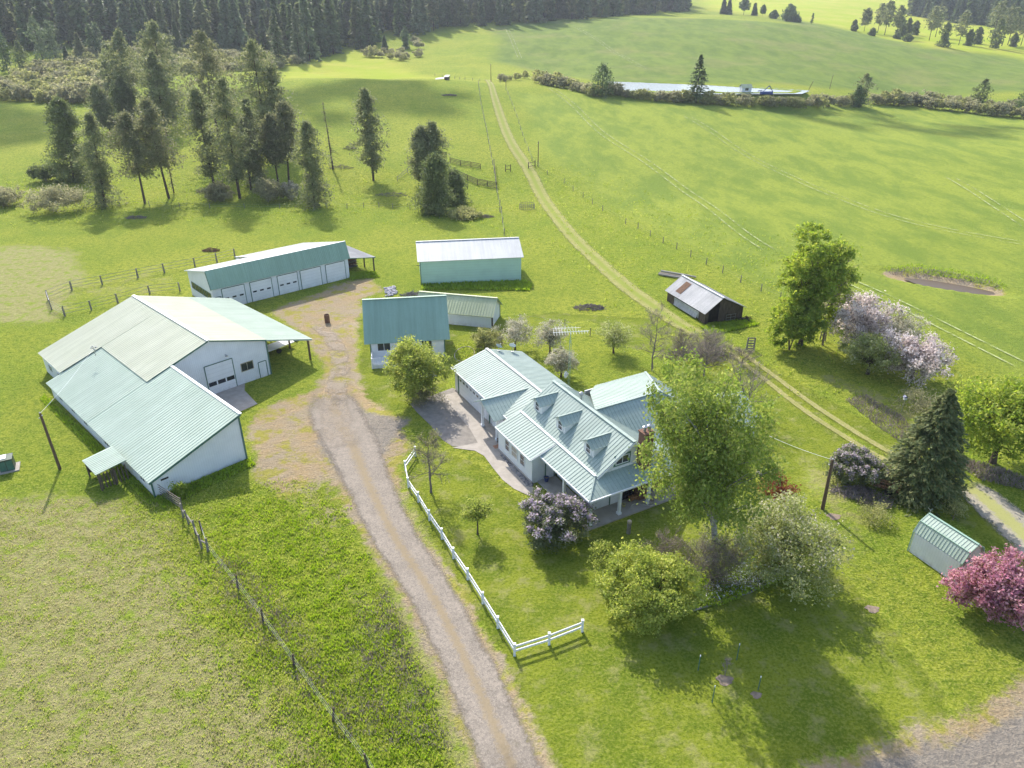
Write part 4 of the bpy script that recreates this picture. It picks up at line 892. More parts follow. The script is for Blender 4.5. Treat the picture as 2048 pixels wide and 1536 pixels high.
# rock bed along the room
def rocks(name, poly_px, n, r0, r1, label, cat, mat=M['stone'], seed=1):
    R_ = random.Random(seed); P = [G(*p) for p in poly_px]; m = MB(); k = 0
    xs = [p.x for p in P]; ys = [p.y for p in P]
    while k < n:
        x, y = R_.uniform(min(xs), max(xs)), R_.uniform(min(ys), max(ys))
        if _pdist([(p.x, p.y) for p in P], np.array([x]), np.array([y]))[0] < 0: continue
        k += 1; r = R_.uniform(r0, r1); z = Hat(x, y); a = R_.random()*6
        pr = [(r*.5, -.02), (r, r*.35), (r*.8, r*.75), (r*.3, r*.95)]; n0 = len(m.v)
        m.lathe(pr, (x, y, z), 6)
        for i in range(n0, len(m.v)):
            v_ = m.v[i]; m.v[i] = (v_[0] + R_.uniform(-.2,.2)*r, v_[1] + R_.uniform(-.2,.2)*r, v_[2] + R_.uniform(-.12,.12)*r)
    o = m.build(name, mat); return tag(o, label, cat, kind='stuff')
rocks('river_rock_bed', ((1000,908),(1010,905),(1062,952),(1066,972),(1058,974),(1025,940)), 420, .08, .2, 'bed of grey river rocks between walkway and house wall', 'rocks')
rocks('field_stone_pile', ((768,578),(790,574),(794,590),(772,594)), 60, .15, .35, 'round pile of pale field stones near the mint shed', 'rocks', simple('pale stones', (.42,.40,.44), (.30,.29,.31), 2), 3)
# satellite dishes on the garage roof
def dish(name, loc, rz, r, h, label, tilt=35, mat=None):
    t = empty(name, loc, rz, label, 'satellite dish')
    part('mount', M['steel'], t, lambda m: (m.tube((0,0,0),(0,0,h),.03), m.box((0,0,.02),(.25,.25,.04))))
    m = MB(); prof = [(r*k/5, (k/5)**2*r*.28) for k in range(1,6)]; prof = [(.01,0)] + prof + [(r, r*.28+.02), (r*.6, r*.12+.02), (.01,.02)]
    m.lathe(prof[:-2] + prof[-2:], (0,0,0), 16); o = m.build('reflector', mat or M['plastic_white'], t, smooth=True); o.location = (0,0,h); o.rotation_euler = (math.radians(90-tilt), 0, 0)
    part('feed_arm', M['steel'], t, lambda m: (m.beam((0,-.05,h-.1),(0,-r*1.1,h+.15),.03,.03), m.box((0,-r*1.1,h+.2),(.08,.12,.1))))
    return t
p = hloc(1.0, 27.4); dish('satellite_dish', (p.x, p.y, 4.1), 2.6, .42, .55, 'left grey satellite dish on the far end of the house garage roof', mat=simple('grey dish', (.42,.48,.52)))
p = hloc(2.9, 27.4); dish('satellite_dish', (p.x, p.y, 3.55), 2.9, .45, .75, 'right paler satellite dish on the far end of the house garage roof', mat=simple('pale dish', (.62,.66,.68)))
# ---------------------------------------------------------------- plants
def orth(D, rs):
    """unit vectors perpendicular to D, random"""
    R_ = rs.normal(size=D.shape); R_ -= (R_ * D).sum(1, keepdims=True) * D; return R_ / (np.linalg.norm(R_, axis=1, keepdims=True) + 1e-9)
def quads(C, s, rs, A_=None, asp=.6, jit=.55, flat=0.0):
    """leaf quads at C (n,3), size s (n,), long axis A_"""
    n = len(C); s = np.broadcast_to(s, (n,)) * (1 + jit * (rs.rand(n) - .5) * 2)
    if A_ is None: A_ = rs.normal(size=(n, 3))
    A_ = A_ / (np.linalg.norm(A_, axis=1, keepdims=True) + 1e-9); B_ = orth(A_, rs)
    if flat:
        hb = np.stack([-A_[:,1], A_[:,0], np.zeros(n)], 1); B_ = B_*(1-flat) + hb*flat; B_ /= np.linalg.norm(B_, axis=1, keepdims=True) + 1e-9
    a = A_ * s[:, None] * .5; b = B_ * (s * asp)[:, None] * .5
    V = np.stack([C - a - b*.5, C - b, C + a, C + b], 1).reshape(-1, 3)          # kite shaped leaf
    return V
def qmesh(name, V): return np_mesh(name, V, np.arange(len(V)).reshape(-1, 4))
def tubes_np(mb, segs):
    for pts, rs_, n in segs: mb.path(pts, rs_, n)
def broad(seed, h, r, base=.25, nclus=70, nleaf=9000, ls=.2, shape='round', lump=.25, tr=.18, weep=0.0, limbs=26, ry=None, sig=.11, lean=(0,0), hollow=2.2, droopleaf=0, stems=1):
    """broad-leaved tree or shrub: returns (trunk MB, leaf vertex array, list of cluster centres)"""
    rs = np.random.RandomState(seed); R_ = random.Random(seed); ry = ry or r
    D = rs.normal(size=(nclus*2, 3)); D /= np.linalg.norm(D, axis=1, keepdims=True); D = D[:nclus]
    ph = rs.rand(6) * 6.28
    lm = 1 + lump * (np.sin(3*np.arctan2(D[:,1], D[:,0]) + ph[0]) * .5 + np.sin(5*D[:,2] + ph[1] + 2*D[:,0]) * .4 + .35*np.sin(7*D[:,0]+ph[2])*np.sin(6*D[:,1]+ph[3]))
    rad = rs.rand(nclus) ** (1/hollow) * lm
    hb = h * base; hc = (h - hb) / 2; zc = hb + hc
    P = D * rad[:, None]
    if shape == 'cone': f = np.clip(1.15 - (P[:,2]+1)/2, .15, 1.2); P[:,0] *= f; P[:,1] *= f
    if shape == 'dome': f = np.clip(1.1 - .35*np.clip(P[:,2],0,1)**2, .2, 1.2); P[:,0] *= f; P[:,1] *= f; P[:,2] = P[:,2]*.9
    if shape == 'column': f = 1 - .35*np.abs(P[:,2])**3; P[:,0] *= f; P[:,1] *= f
    C = np.stack([P[:,0]*r, P[:,1]*ry, P[:,2]*hc*.92 + zc], 1)
    C[:,0] += lean[0]*C[:,2]/h; C[:,1] += lean[1]*C[:,2]/h
    w = rs.rand(nclus)*.8 + .4; cnt = np.maximum(3, (w / w.sum() * nleaf).astype(int))
    idx = np.repeat(np.arange(nclus), cnt); sg = sig * r * (rs.rand(nclus)*.8 + .6)
    off = rs.normal(size=(len(idx), 3)) * sg[idx][:, None] * np.array([1, 1, .75]); 
    if weep: off[:,2] -= np.abs(rs.normal(size=len(idx))) * weep
    Q = C[idx] + off; Q[:,2] = np.maximum(Q[:,2], .08)
    A_ = None
    if droopleaf: A_ = rs.normal(size=(len(Q),3)) * .6; A_[:,2] -= droopleaf
    LV = quads(Q, ls, rs, A_)
    mb = MB(); top = h * (base + (1-base)*.72)
    tops = []
    for st in range(stems):
        a0 = R_.random()*6.28; sp = (0 if stems == 1 else r*.35)
        pts = []; nseg = 7; wob = [R_.uniform(-.05,.05)*h*.4 for _ in range(4)]
        for k in range(nseg+1):
            t = k/nseg; pts.append(Vector((math.cos(a0)*sp*t + wob[0]*math.sin(t*3) + lean[0]*t*.75, math.sin(a0)*sp*t + wob[1]*math.sin(t*2.4) + lean[1]*t*.75, -.1 + t*top)))
        rr = [tr*(1-.8*(k/nseg))*(1.35 if k == 0 else 1) / (1 if stems == 1 else 1.7) for k in range(nseg+1)]; mb.path(pts, rr, 7); tops.append((pts, rr))
    sel = rs.permutation(nclus)[:limbs]
    for i in sel:
        c = Vector(C[i]); pts, rr = tops[i % len(tops)]; t = min(.92, max(.25, (c.z/top) * .62)); k = t*(len(pts)-1); k0 = int(k); s0 = pts[k0].lerp(pts[min(k0+1, len(pts)-1)], k-k0); r0 = rr[k0]*.5
        mid = s0.lerp(c, .5) + Vector((R_.uniform(-.1,.1), R_.uniform(-.1,.1), R_.uniform(.0,.16)))*r
        mb.path([s0, s0.lerp(mid,.55) + Vector((0,0,.03*r)), mid, mid.lerp(c,.6), c], [r0, r0*.75, r0*.5, r0*.3, .008], 5)
    return mb, LV, C
def make_tree(name, at_, label, cat, leafmat, barkmat, extra=None, rz=0, group=None, parts=('trunk','crown'), **kw):
    mb, LV, C = broad(**kw); t = empty(name, at_, rz, label, cat, group)
    mb.build(parts[0], barkmat, t); link_mesh(parts[1], qmesh(parts[1], LV), leafmat, t)
    if extra: extra(t, C, kw)
    return t
def blooms(mat, frac, ls, n, top=True, name='blossom', sig=.1):
    def f(t, C, kw):
        rs = np.random.RandomState(kw['seed']+99); zc = C[:,2].mean(); r = kw['r']
        sc = C[:,2] + np.linalg.norm(C[:,:2], axis=1)*.4 if top else rs.rand(len(C))
        ids = np.argsort(-sc)[:max(3,int(len(C)*frac))]; ix = rs.choice(ids, n); Q = C[ix]*np.array([1.06,1.06,1.03]) + rs.normal(size=(n,3))*sig*r
        # flower heads: little bunches
        link_mesh(name, qmesh(name, quads(np.maximum(Q, [-1e9,-1e9,.1]), ls, rs, asp=.9)), mat, t)
    return f
def conifer(seed, h, r, base=.1, levels=30, nb=7, per=10, ls=.5, droop=.25, p=.9, irr=.2, tuft=0.0, top='point', tr=.2, asp=.35, s0=.25, bend=0.0, updir=.0, segs=6, flat=.7):
    rs = np.random.RandomState(seed); z = []; 
    t = (np.arange(levels) + rs.rand(levels)*.6) / levels; zz = h*(base + (1-base)*t)
    if top == 'point': prof = (1 - t) ** p
    elif top == 'round': prof = np.sqrt(np.clip(1 - (t*1.02)**3, 0.02, 1)) * (.55 + .45*np.clip(t*3.2, 0, 1))
    elif top == 'column': prof = np.clip((1 - t)*3.2, 0, 1)**.7 * (.75 + .25*np.sin(t*9+seed))
    prof = np.maximum(prof, .05)
    K = levels*nb; lv = np.repeat(np.arange(levels), nb); ang = rs.rand(K)*6.283; R_ = r*prof[lv]*(1 - irr*rs.rand(K)*1.6); R_ = np.maximum(R_, .12*r*.5)
    keep = rs.rand(K) > irr*.5; lv, ang, R_ = lv[keep], ang[keep], R_[keep]; K = len(lv)
    bx = bend*np.sin(zz[lv]/h*2.2)*h*.04
    z0 = zz[lv] + rs.normal(size=K)*h*(1-base)/levels*.4; pitch = (updir if np.isscalar(updir) else updir) + rs.normal(size=K)*.12
    dirs = np.stack([np.cos(ang), np.sin(ang), np.zeros(K)], 1)
    kk = np.repeat(np.arange(K), per); s = s0 + (1-s0)*rs.rand(len(kk))**.8
    if tuft: s = np.clip(np.round(s*3)/3 + rs.normal(size=len(s))*.05, .2, 1.05)
    C = dirs[kk]*(R_[kk]*s)[:,None]; C[:,0] += bx[kk]; C[:,2] = z0[kk] + R_[kk]*s*np.tan(pitch[kk]) - droop*R_[kk]*s**1.7
    side = orth(dirs[kk], rs); side[:,2] *= .35
    C += side*(rs.rand(len(kk))*R_[kk]*.16*(1.1-s*.5))[:,None]
    if tuft: C += rs.normal(size=C.shape)*tuft
    A_ = dirs[kk] + rs.normal(size=C.shape)*.45; A_[:,2] -= droop*.9
    if tuft: A_ = rs.normal(size=C.shape) + dirs[kk]*.4
    V = quads(C, ls, rs, A_, asp=asp, flat=(0 if tuft else flat))
    mb = MB(); pts = [(bend*math.sin(k/segs*2.2)*h*.04, 0, h*k/segs*.985 - (.2 if k == 0 else 0)) for k in range(segs+1)]; mb.path(pts, [tr*(1-.9*k/segs) for k in range(segs+1)], 6)
    return mb, V, (z0, dirs, R_, pitch, bx, droop)
def con_tree(name, at_, label, cat, leafmat, barkmat, limbs=0, group=None, rz=0, lean=(0,0), **kw):
    mb, V, (z0, dirs, R_, pitch, bx, droop) = conifer(**kw); t = empty(name, at_, rz, label, cat, group); rs = np.random.RandomState(kw['seed'])
    for i in rs.permutation(len(z0))[:limbs]:
        d = Vector(dirs[i]); R0 = float(R_[i]); s = Vector((float(bx[i]),0,float(z0[i]))); e = lambda q: s + d*(R0*q) + Vector((0,0,R0*q*math.tan(pitch[i]) - droop*R0*q**1.7))
        mb.path([e(0), e(.5), e(.95)], [.05,.03,.012], 3)
    mb.build('trunk', barkmat, t); link_mesh('crown', qmesh('crown', V), leafmat, t); t.rotation_euler = (lean[1], lean[0], rz); return t
def twiggy(seed, h, r, base=.2, nb=14, sub=7, twigs=9, tr=.14, tl=.5, up=.6, stems=1, thick=1.0, leaf=0):
    """nearly bare tree: trunk, branches, twigs as real thin tubes"""
    R_ = random.Random(seed); mb = MB(); tips = []
    for st in range(stems):
        a0 = R_.random()*6.28; ln = 0 if stems == 1 else .35; pts = []; x = y = 0.0; n = 8
        for k in range(n+1):
            pts.append(Vector((x, y, -.1 + h*.85*k/n))); x += R_.uniform(-.05,.05)*r + ln*r*math.cos(a0)/n; y += R_.uniform(-.05,.05)*r + ln*r*math.sin(a0)/n
        rr = [tr*(1-.85*k/n) for k in range(n+1)]; mb.path(pts, rr, 6)
        for b in range(nb):
            t = base + (1-base)*(b+R_.random())/nb; k = t*n; k0 = min(int(k), n-1); s = pts[k0].lerp(pts[k0+1], k-k0); a = R_.random()*6.28
            L_ = r*(1.15-.7*t)*R_.uniform(.7,1.1); d = Vector((math.cos(a), math.sin(a), up*R_.uniform(.4,1.3))).normalized(); q = [s]; dd = d.copy()
            for j in range(4): q.append(q[-1] + dd*(L_/4)); dd = (dd + Vector((R_.uniform(-.3,.3), R_.uniform(-.3,.3), R_.uniform(-.15,.3)))).normalized()
            r0 = rr[k0]*.5*thick; mb.path(q, [r0, r0*.75, r0*.5, r0*.35, .012], 4)
            for c in range(sub):
                u = R_.uniform(.25,1); j = min(int(u*4),3); s2 = q[j].lerp(q[j+1], u*4-j); d2 = (dd + Vector((R_.uniform(-1,1), R_.uniform(-1,1), R_.uniform(-.4,.9)))).normalized(); l2 = L_*R_.uniform(.25,.5); e = s2 + d2*l2; m_ = s2.lerp(e,.5) + Vector((0,0,-.04*l2))
                mb.path([s2, m_, e], [.018*thick,.013*thick,.007], 3)
                for w in range(twigs):
                    s3 = s2.lerp(e, R_.uniform(.2,1)); d3 = (d2 + Vector((R_.uniform(-1,1), R_.uniform(-1,1), R_.uniform(-.7,.7)))).normalized(); tips.append((s3, d3))
    P = np.array([t[0] for t in tips]); D = np.array([t[1] for t in tips]); rs = np.random.RandomState(seed)
    V = quads(P + D*tl*.5, tl, rs, D, asp=.05)
    return mb, V, P + D*tl*.6
def bare_tree(name, at_, label, cat, bark, leaves=None, nl=0, ls=.12, group=None, rz=0, extra_sig=.12, **kw):
    mb, V, T_ = twiggy(**kw); t = empty(name, at_, rz, label, cat, group); mb.build('branches', bark, t); link_mesh('twigs', qmesh('twigs', V), L['twig'], t)
    if leaves is not None and nl:
        rs = np.random.RandomState(kw['seed']+5); Q = T_[rs.randint(len(T_), size=nl)] + rs.normal(size=(nl,3))*extra_sig; link_mesh('leaves', qmesh('leaves', quads(Q, ls, rs)), leaves, t)
    return t
def H2(b, px, py): return top_height(b, px, py)

# ---- yard trees
b = G(1432,1150,0); hb_ = H2(b,1395,742); print('birch', hb_)
make_tree('birch_tree', b, 'very large drooping birch with pale bark overhanging the house porch', 'tree', L['birch'], M['bark_pale'], seed=21, h=hb_+.4, r=4.75, base=.30, nclus=360, nleaf=46000, ls=.22, shape='round', tr=.3, weep=.8, limbs=60, sig=.075, lean=(-3.3,1.4), hollow=2.0, droopleaf=.6, lump=.3)
b = G(1290,1222,0)
make_tree('mock_orange_bush', b, 'big rounded yellow green shrub on the lawn in front of the porch', 'shrub', L['lime'], M['bark'], seed=22, h=5.3, r=3.35, base=.02, nclus=210, nleaf=26000, ls=.19, shape='dome', tr=.12, limbs=30, sig=.085, hollow=3.2, lump=.2, stems=5, parts=('stems','crown'))
b = G(1205,1150,0)
make_tree('young_shrub', b, 'thin pale shrub half hidden behind the big yellow green bush', 'shrub', L['cottage'], M['bark_grey'], seed=23, h=3.6, r=1.15, base=.1, nclus=40, nleaf=2200, ls=.17, shape='round', tr=.06, limbs=18, sig=.16, stems=3, parts=('stems','crown'))
b = G(1110,1072,0)
make_tree('lilac_bush', b, 'large lilac bush covered with mauve flowers at the porch corner', 'shrub', L['lilac_leaf'], M['bark'], blooms(L['lilac'], .42, .19, 3600, sig=.06, name='flower_heads'), seed=24, h=3.9, r=2.75, base=.02, nclus=180, nleaf=21000, ls=.17, shape='dome', tr=.09, limbs=26, sig=.09, hollow=3.2, lump=.28, stems=5, parts=('stems','foliage'))
b = G(1705,962,0)
make_tree('lilac_bush', b, 'grey green lilac bush with faded flowers behind the wooden pole', 'shrub', L['lilac_leaf'], M['bark'], blooms(L['lilac_grey'], .6, .18, 3600, sig=.06, name='flower_heads'), seed=25, h=3.5, r=2.35, base=.02, nclus=140, nleaf=14000, ls=.18, shape='dome', tr=.09, limbs=22, sig=.09, hollow=3, lump=.25, stems=5, parts=('stems','foliage'))
b = G(1980,1222,0)
make_tree('crabapple_tree', b, 'bright pink flowering crabapple beside the gambrel shed', 'tree', L['pinkleaf'], M['bark'], blooms(L['pink'], 1.0, .17, 16000, sig=.085), seed=26, h=4.4, r=2.7, base=.1, nclus=190, nleaf=11000, ls=.16, shape='round', tr=.16, limbs=40, sig=.09, hollow=2.6, lump=.35)
b = G(955,1068,0)
make_tree('yard_sapling', b, 'small round topped young tree alone on the front lawn', 'tree', L['cottage'], M['bark'], seed=27, h=3.5, r=1.25, base=.42, nclus=46, nleaf=4200, ls=.15, tr=.09, limbs=24, sig=.16, lump=.4)
b = G(845,798,0)
make_tree('maple_tree', b, 'leafy yellow green tree between the cottage deck and basketball hoop', 'tree', L['cottage'], M['bark'], seed=28, h=8.3, r=3.3, base=.10, nclus=190, nleaf=20000, ls=.23, shape='dome', tr=.2, limbs=46, sig=.10, hollow=2.3, lump=.3, lean=(-.9,.0))
b = G(1985,925,0)
make_tree('maple_tree', b, 'broad bright green maple at the right edge behind the spruce', 'tree', L['maple'], M['bark'], seed=29, h=9.3, r=5.1, base=.2, nclus=230, nleaf=26000, ls=.28, tr=.3, limbs=56, sig=.085, hollow=2.3, lump=.3)
b = G(1600,692,0)
make_tree('cottonwood_tree', b, 'tall narrow bright green cottonwood beyond the house, forked dead twigs on top', 'tree', L['maple'], M['bark'], seed=30, h=17.5, r=4.3, base=.01, nclus=260, nleaf=34000, ls=.32, shape='column', tr=.3, limbs=60, sig=.085, hollow=2.4, lump=.35, ry=3.8)
make_tree('young_poplar', G(1578,700,0), 'dense leafy growth around the foot of the tall cottonwood', 'tree', L['maple'], M['bark'], seed=71, h=8.5, r=3.0, base=.0, nclus=150, nleaf=15000, ls=.3, shape='dome', tr=.12, limbs=24, sig=.09, stems=4)
bare_tree('dead_poplar', G(1645,690,0), 'bare grey topped poplar leaning out of the tall cottonwood', 'tree', M['bark_grey'], L['maple'], 1500, .24, seed=31, h=15.5, r=3.0, base=.35, nb=16, sub=6, twigs=6, tr=.16, tl=.8, up=1.4, extra_sig=.4)
b = G(1735,748,0)
make_tree('plum_tree', b, 'olive leafed fruit tree on a thick trunk in front of the white blossoms', 'tree', L['apple'], M['bark'], seed=32, h=5.4, r=3.5, base=.2, nclus=110, nleaf=11000, ls=.22, tr=.22, limbs=44, sig=.10, lump=.3)
def blo(lab, px, py, seed, h, r, **k):
    make_tree('blossom_tree', G(px,py,0), lab, 'tree', L['twig'], M['bark_grey'], blooms(L['blossom'], 1.0, .21, 10000, sig=.10), seed=seed, h=h, r=r, base=.18, nclus=120, nleaf=3200, ls=.25, tr=.2, limbs=50, sig=.10, lump=.4, hollow=2.0, **k)
blo('spiky white blossoming tree behind the cottonwood, tallest of the blossom trees', 1712, 702, 33, 8.0, 3.8)
blo('white blossoming tree on the right with drooping flower branches', 1822, 762, 34, 5.9, 3.7)
make_tree('fruit_tree', G(1790,705,0), 'pale greenish cream tree between the two white blossom trees', 'tree', L['applepale'], M['bark'], seed=35, h=5.8, r=3.2, base=.2, nclus=80, nleaf=7000, ls=.2, tr=.15, limbs=40, sig=.11)
make_tree('orchard_bush', G(1665,640,0), 'dark green bushy undergrowth behind the cottonwood', 'shrub', L['willow'], M['bark'], seed=36, h=5.0, r=3.8, base=.02, nclus=80, nleaf=9000, ls=.26, shape='dome', tr=.1, limbs=20, sig=.11, stems=4, parts=('stems','crown'))
for lab, px, py, s_, hh_, r_, mt in (('low round apple tree behind the long white shed end', 1030,700,40,4.6,2.6,'applepale'), ('apple tree with pale blossom left of the tall antenna', 1100,706,41,4.6,2.5,'applepale'),
      ('green apple tree between antenna and bare trees', 1227,706,42,4.3,2.6,'apple'), ('small white flowered apple tree behind the house garage', 1122,754,43,3.9,2.0,'applepale')):
    make_tree('apple_tree', G(px,py,0), lab, 'tree', L[mt], M['bark'], seed=s_, h=hh_, r=r_, base=.22, nclus=70, nleaf=6000, ls=.17, tr=.14, limbs=36, sig=.12, lump=.35)
make_tree('currant_bush', G(972,700,0), 'dense dark green and brown bush behind the house garage', 'shrub', L['willow2'], M['bark_grey'], seed=44, h=3.3, r=2.0, base=.02, nclus=80, nleaf=8000, ls=.18, shape='dome', tr=.08, limbs=20, sig=.11, stems=5, parts=('stems','crown'))
make_tree('flowering_shrub', G(1545,1150,0), 'wide white flecked green shrub tree at the flower bed', 'shrub', L['apple'], M['bark'], blooms(L['applepale'], .4, .15, 1500, sig=.1), seed=45, h=6.0, r=4.3, base=.04, nclus=230, nleaf=23000, ls=.19, shape='dome', tr=.16, limbs=44, sig=.085, lump=.35, stems=3, parts=('stems','foliage'), lean=(.8,.6))
make_tree('red_leaf_maple', G(1548,1010,0), 'small maple with dark red and orange leaves', 'tree', L['redleaf'], M['bark'], seed=46, h=3.4, r=1.7, base=.1, nclus=60, nleaf=4200, ls=.17, tr=.07, limbs=20, sig=.14)
make_tree('low_shrub', G(1638,1128,0), 'little grey green shrub at the right end of the flower bed', 'shrub', L['willow'], M['bark'], seed=47, h=1.4, r=.9, base=.02, nclus=30, nleaf=1500, ls=.12, tr=.04, limbs=8, sig=.16, stems=3, parts=('stems','crown'))
make_tree('low_shrub', G(1745,1040,0), 'scraggly olive weed shrub between the spruce and the gambrel shed', 'shrub', L['willow2'], M['bark_grey'], seed=48, h=1.7, r=1.5, base=.02, nclus=30, nleaf=1600, ls=.14, tr=.04, limbs=12, sig=.2, stems=4, parts=('stems','crown'))
make_tree('low_shrub', G(1905,1040,0), 'small sapling shrub on the grass beyond the gambrel shed', 'shrub', L['willow2'], M['bark_grey'], seed=49, h=2.2, r=1.0, base=.1, nclus=24, nleaf=900, ls=.14, tr=.04, limbs=12, sig=.2, parts=('stems','crown'))
make_tree('low_shrub', G(362,990,0), 'small weedy bush beside the barn gate', 'shrub', L['maple'], M['bark_grey'], seed=50, h=1.5, r=.8, base=.02, nclus=24, nleaf=1100, ls=.15, tr=.03, limbs=8, sig=.2, stems=3, parts=('stems','crown'))
for lab, px, py, s_, hh_, r_ in (('tall grass clump and bush at the foot of the basketball hoop', 848,800,51,1.5,1.9), ('grey shrub with low twigs beside the big spruce', 1835,820,52,2.2,2.6), ('dry purple brown thicket right of the blossom trees', 1900,835,53,2.3,3.0)):
    make_tree('low_shrub', G(px,py,0), lab, 'shrub', L['willow'], M['bark_grey'], seed=s_, h=hh_, r=r_, base=.02, nclus=50, nleaf=3500, ls=.15, shape='dome', tr=.04, limbs=12, sig=.15, stems=4, parts=('stems','crown'))
# spruce
b = G(1838,985,0)
con_tree('spruce_tree', b, 'large dense dark spruce with yellowish tips at the right', 'tree', L['spruce'], M['bark'], seed=60, h=11.0, r=4.9, base=.01, levels=48, nb=20, per=36, ls=.34, droop=.32, p=.72, irr=.16, tr=.26, asp=.42, s0=.3, updir=.12)
# bare and budding trees
bare_tree('bare_tree', G(862,985,0), 'sparse leafless tree inside the white rail fence, few green leaves', 'tree', M['bark_grey'], L['bud'], 2200, .12, seed=61, h=7.4, r=2.4, base=.22, nb=22, sub=9, twigs=9, tr=.14, tl=.35, up=.8, extra_sig=.2)
bare_tree('bare_tree', G(1305,742,0), 'tall bare tree with a straight dark trunk left of the pinkish trees', 'tree', M['bark_grey'], L['bud'], 900, .14, seed=62, h=9.2, r=2.8, base=.2, nb=22, sub=8, twigs=8, tr=.14, tl=.45, up=.6)
bare_tree('bare_tree', G(1408,752,0), 'rounded bare tree with dense pinkish grey twigs in front of the old barn', 'tree', M['bark_grey'], L['bud'], 600, .12, seed=63, h=6.6, r=2.9, base=.2, nb=30, sub=10, twigs=12, tr=.14, tl=.4, up=.8)
bare_tree('bare_tree', G(1360,728,0), 'smaller bare tree between two larger bare trees behind the house', 'tree', M['bark_grey'], L['bud'], 700, .12, seed=64, h=5.0, r=2.3, base=.2, nb=22, sub=8, twigs=10, tr=.1, tl=.4, up=.8)
bare_tree('bare_tree', G(1495,828,0), 'open leafless tree with wide forked limbs right of the birch', 'tree', M['bark_grey'], L['bud'], 150, .12, seed=65, h=6.2, r=3.9, base=.1, nb=13, sub=6, twigs=5, tr=.13, tl=.5, up=1.0, stems=2)
bare_tree('dead_shrub', G(1425,1165,0), 'tangled dead branches with pale curling limbs under the birch', 'shrub', M['bark_grey'], L['bud'], 2200, .13, seed=66, h=3.9, r=3.0, base=.02, nb=12, sub=8, twigs=8, tr=.08, tl=.4, up=.7, stems=6, extra_sig=.3)
bare_tree('dead_shrub', G(1330,1120,0), 'low tangle of dead twigs behind the yellow green bush', 'shrub', M['bark_grey'], L['bud'], 500, .12, seed=67, h=2.4, r=1.8, base=.02, nb=9, sub=7, twigs=7, tr=.05, tl=.35, up=.7, stems=4)
bare_tree('dead_shrub', G(1480,730,0), 'dry brush at the foot of the cottonwood', 'shrub', M['bark_grey'], L['bud'], 300, .12, seed=68, h=2.4, r=2.0, base=.02, nb=9, sub=6, twigs=7, tr=.05, tl=.35, up=.6, stems=4)
bare_tree('staked_sapling', G(1450,1350,0), 'tiny leafless staked tree on the mown lawn', 'tree', M['bark_grey'], None, 0, seed=69, h=1.9, r=.55, base=.2, nb=9, sub=5, twigs=4, tr=.03, tl=.2, up=1.0)
bare_tree('dead_shrub', G(1400,705,0), 'grey heap of cut orchard brush behind the house', 'brush pile', M['bark_grey'], None, 0, seed=70, h=1.2, r=4.2, base=.02, nb=10, sub=8, twigs=8, tr=.05, tl=.5, up=.12, stems=6)

# ---- the pine stand: every tree its own
PINES = [ # base px, top px, radius factor, kind, label
 ((148,362),(122,200),.24,'bushy','dark bushy pine at the left end of the pine stand'),
 ((222,268),(182,173),.16,'pine','half hidden pine behind the left front pine'),
 ((210,414),(182,225),.19,'full','grey green pine with foliage down to the ground, left front of the stand'),
 ((290,407),(248,228),.15,'high','slender pine with crown only on its upper half, third along the front row'),
 ((338,397),(292,202),.15,'high','slender leaning pine right of the shaded clearing edge'),
 ((348,386),(325,300),.10,'snag','short dead leaning stem crossing behind the slender pine'),
 ((333,272),(308,108),.17,'pine','pale tipped tall pine in the back row left of the gap'),
 ((352,252),(305,45),.19,'pine','tallest broad dark pine at the back of the stand'),
 ((262,248),(258,62),.19,'full','broad dark pine behind the left of the stand'),
 ((253,250),(250,150),.20,'bushy','mid height dark bushy pine in front of the tallest pines'),
 ((232,205),(217,90),.15,'full','darkest pointed conifer at the back left of the stand'),
 ((446,317),(404,66),.15,'high','tall long trunked pine right of the gap with a rounded top'),
 ((430,377),(394,178),.13,'pine','narrow pine in front of the tall round topped pine'),
 ((480,397),(448,157),.12,'pine','very narrow tall pine on the sunlit slope'),
 ((545,322),(500,84),.17,'pine','tall heavy pine with two tops in the middle right of the stand'),
 ((563,317),(537,130),.14,'pine','tall pine leaning right of the heavy two topped pine'),
 ((521,372),(495,198),.20,'full','bushy green brown pine at the front middle of the stand'),
 ((502,380),(485,240),.13,'high','thin trunked pine left of the bushy front pine'),
 ((578,369),(567,205),.12,'high','thin sparse pine just left of the rightmost front pine'),
 ((558,374),(545,230),.11,'high','thin dark stem between the bushy and the sparse pine'),
 ((629,414),(608,243),.19,'full','feathery pine standing alone at the right front of the stand'),
 ((666,339),(637,203),.11,'snag','half dead pine with pointed bare top right of the stand'),
 ((747,361),(716,178),.12,'pine','lone ragged pine on the open slope right of the stand'),
 ((848,374),(842,256),.15,'pine','thin left pine of the small clump by the corral'),
 ((868,372),(869,248),.15,'pine','tall back pine of the small clump by the corral'),
 ((868,427),(878,312),.26,'bushy','dense round front pine of the small clump by the corral'),
 ((905,408),(905,345),.34,'bushy','low dense conifer against the corral rails'),
]
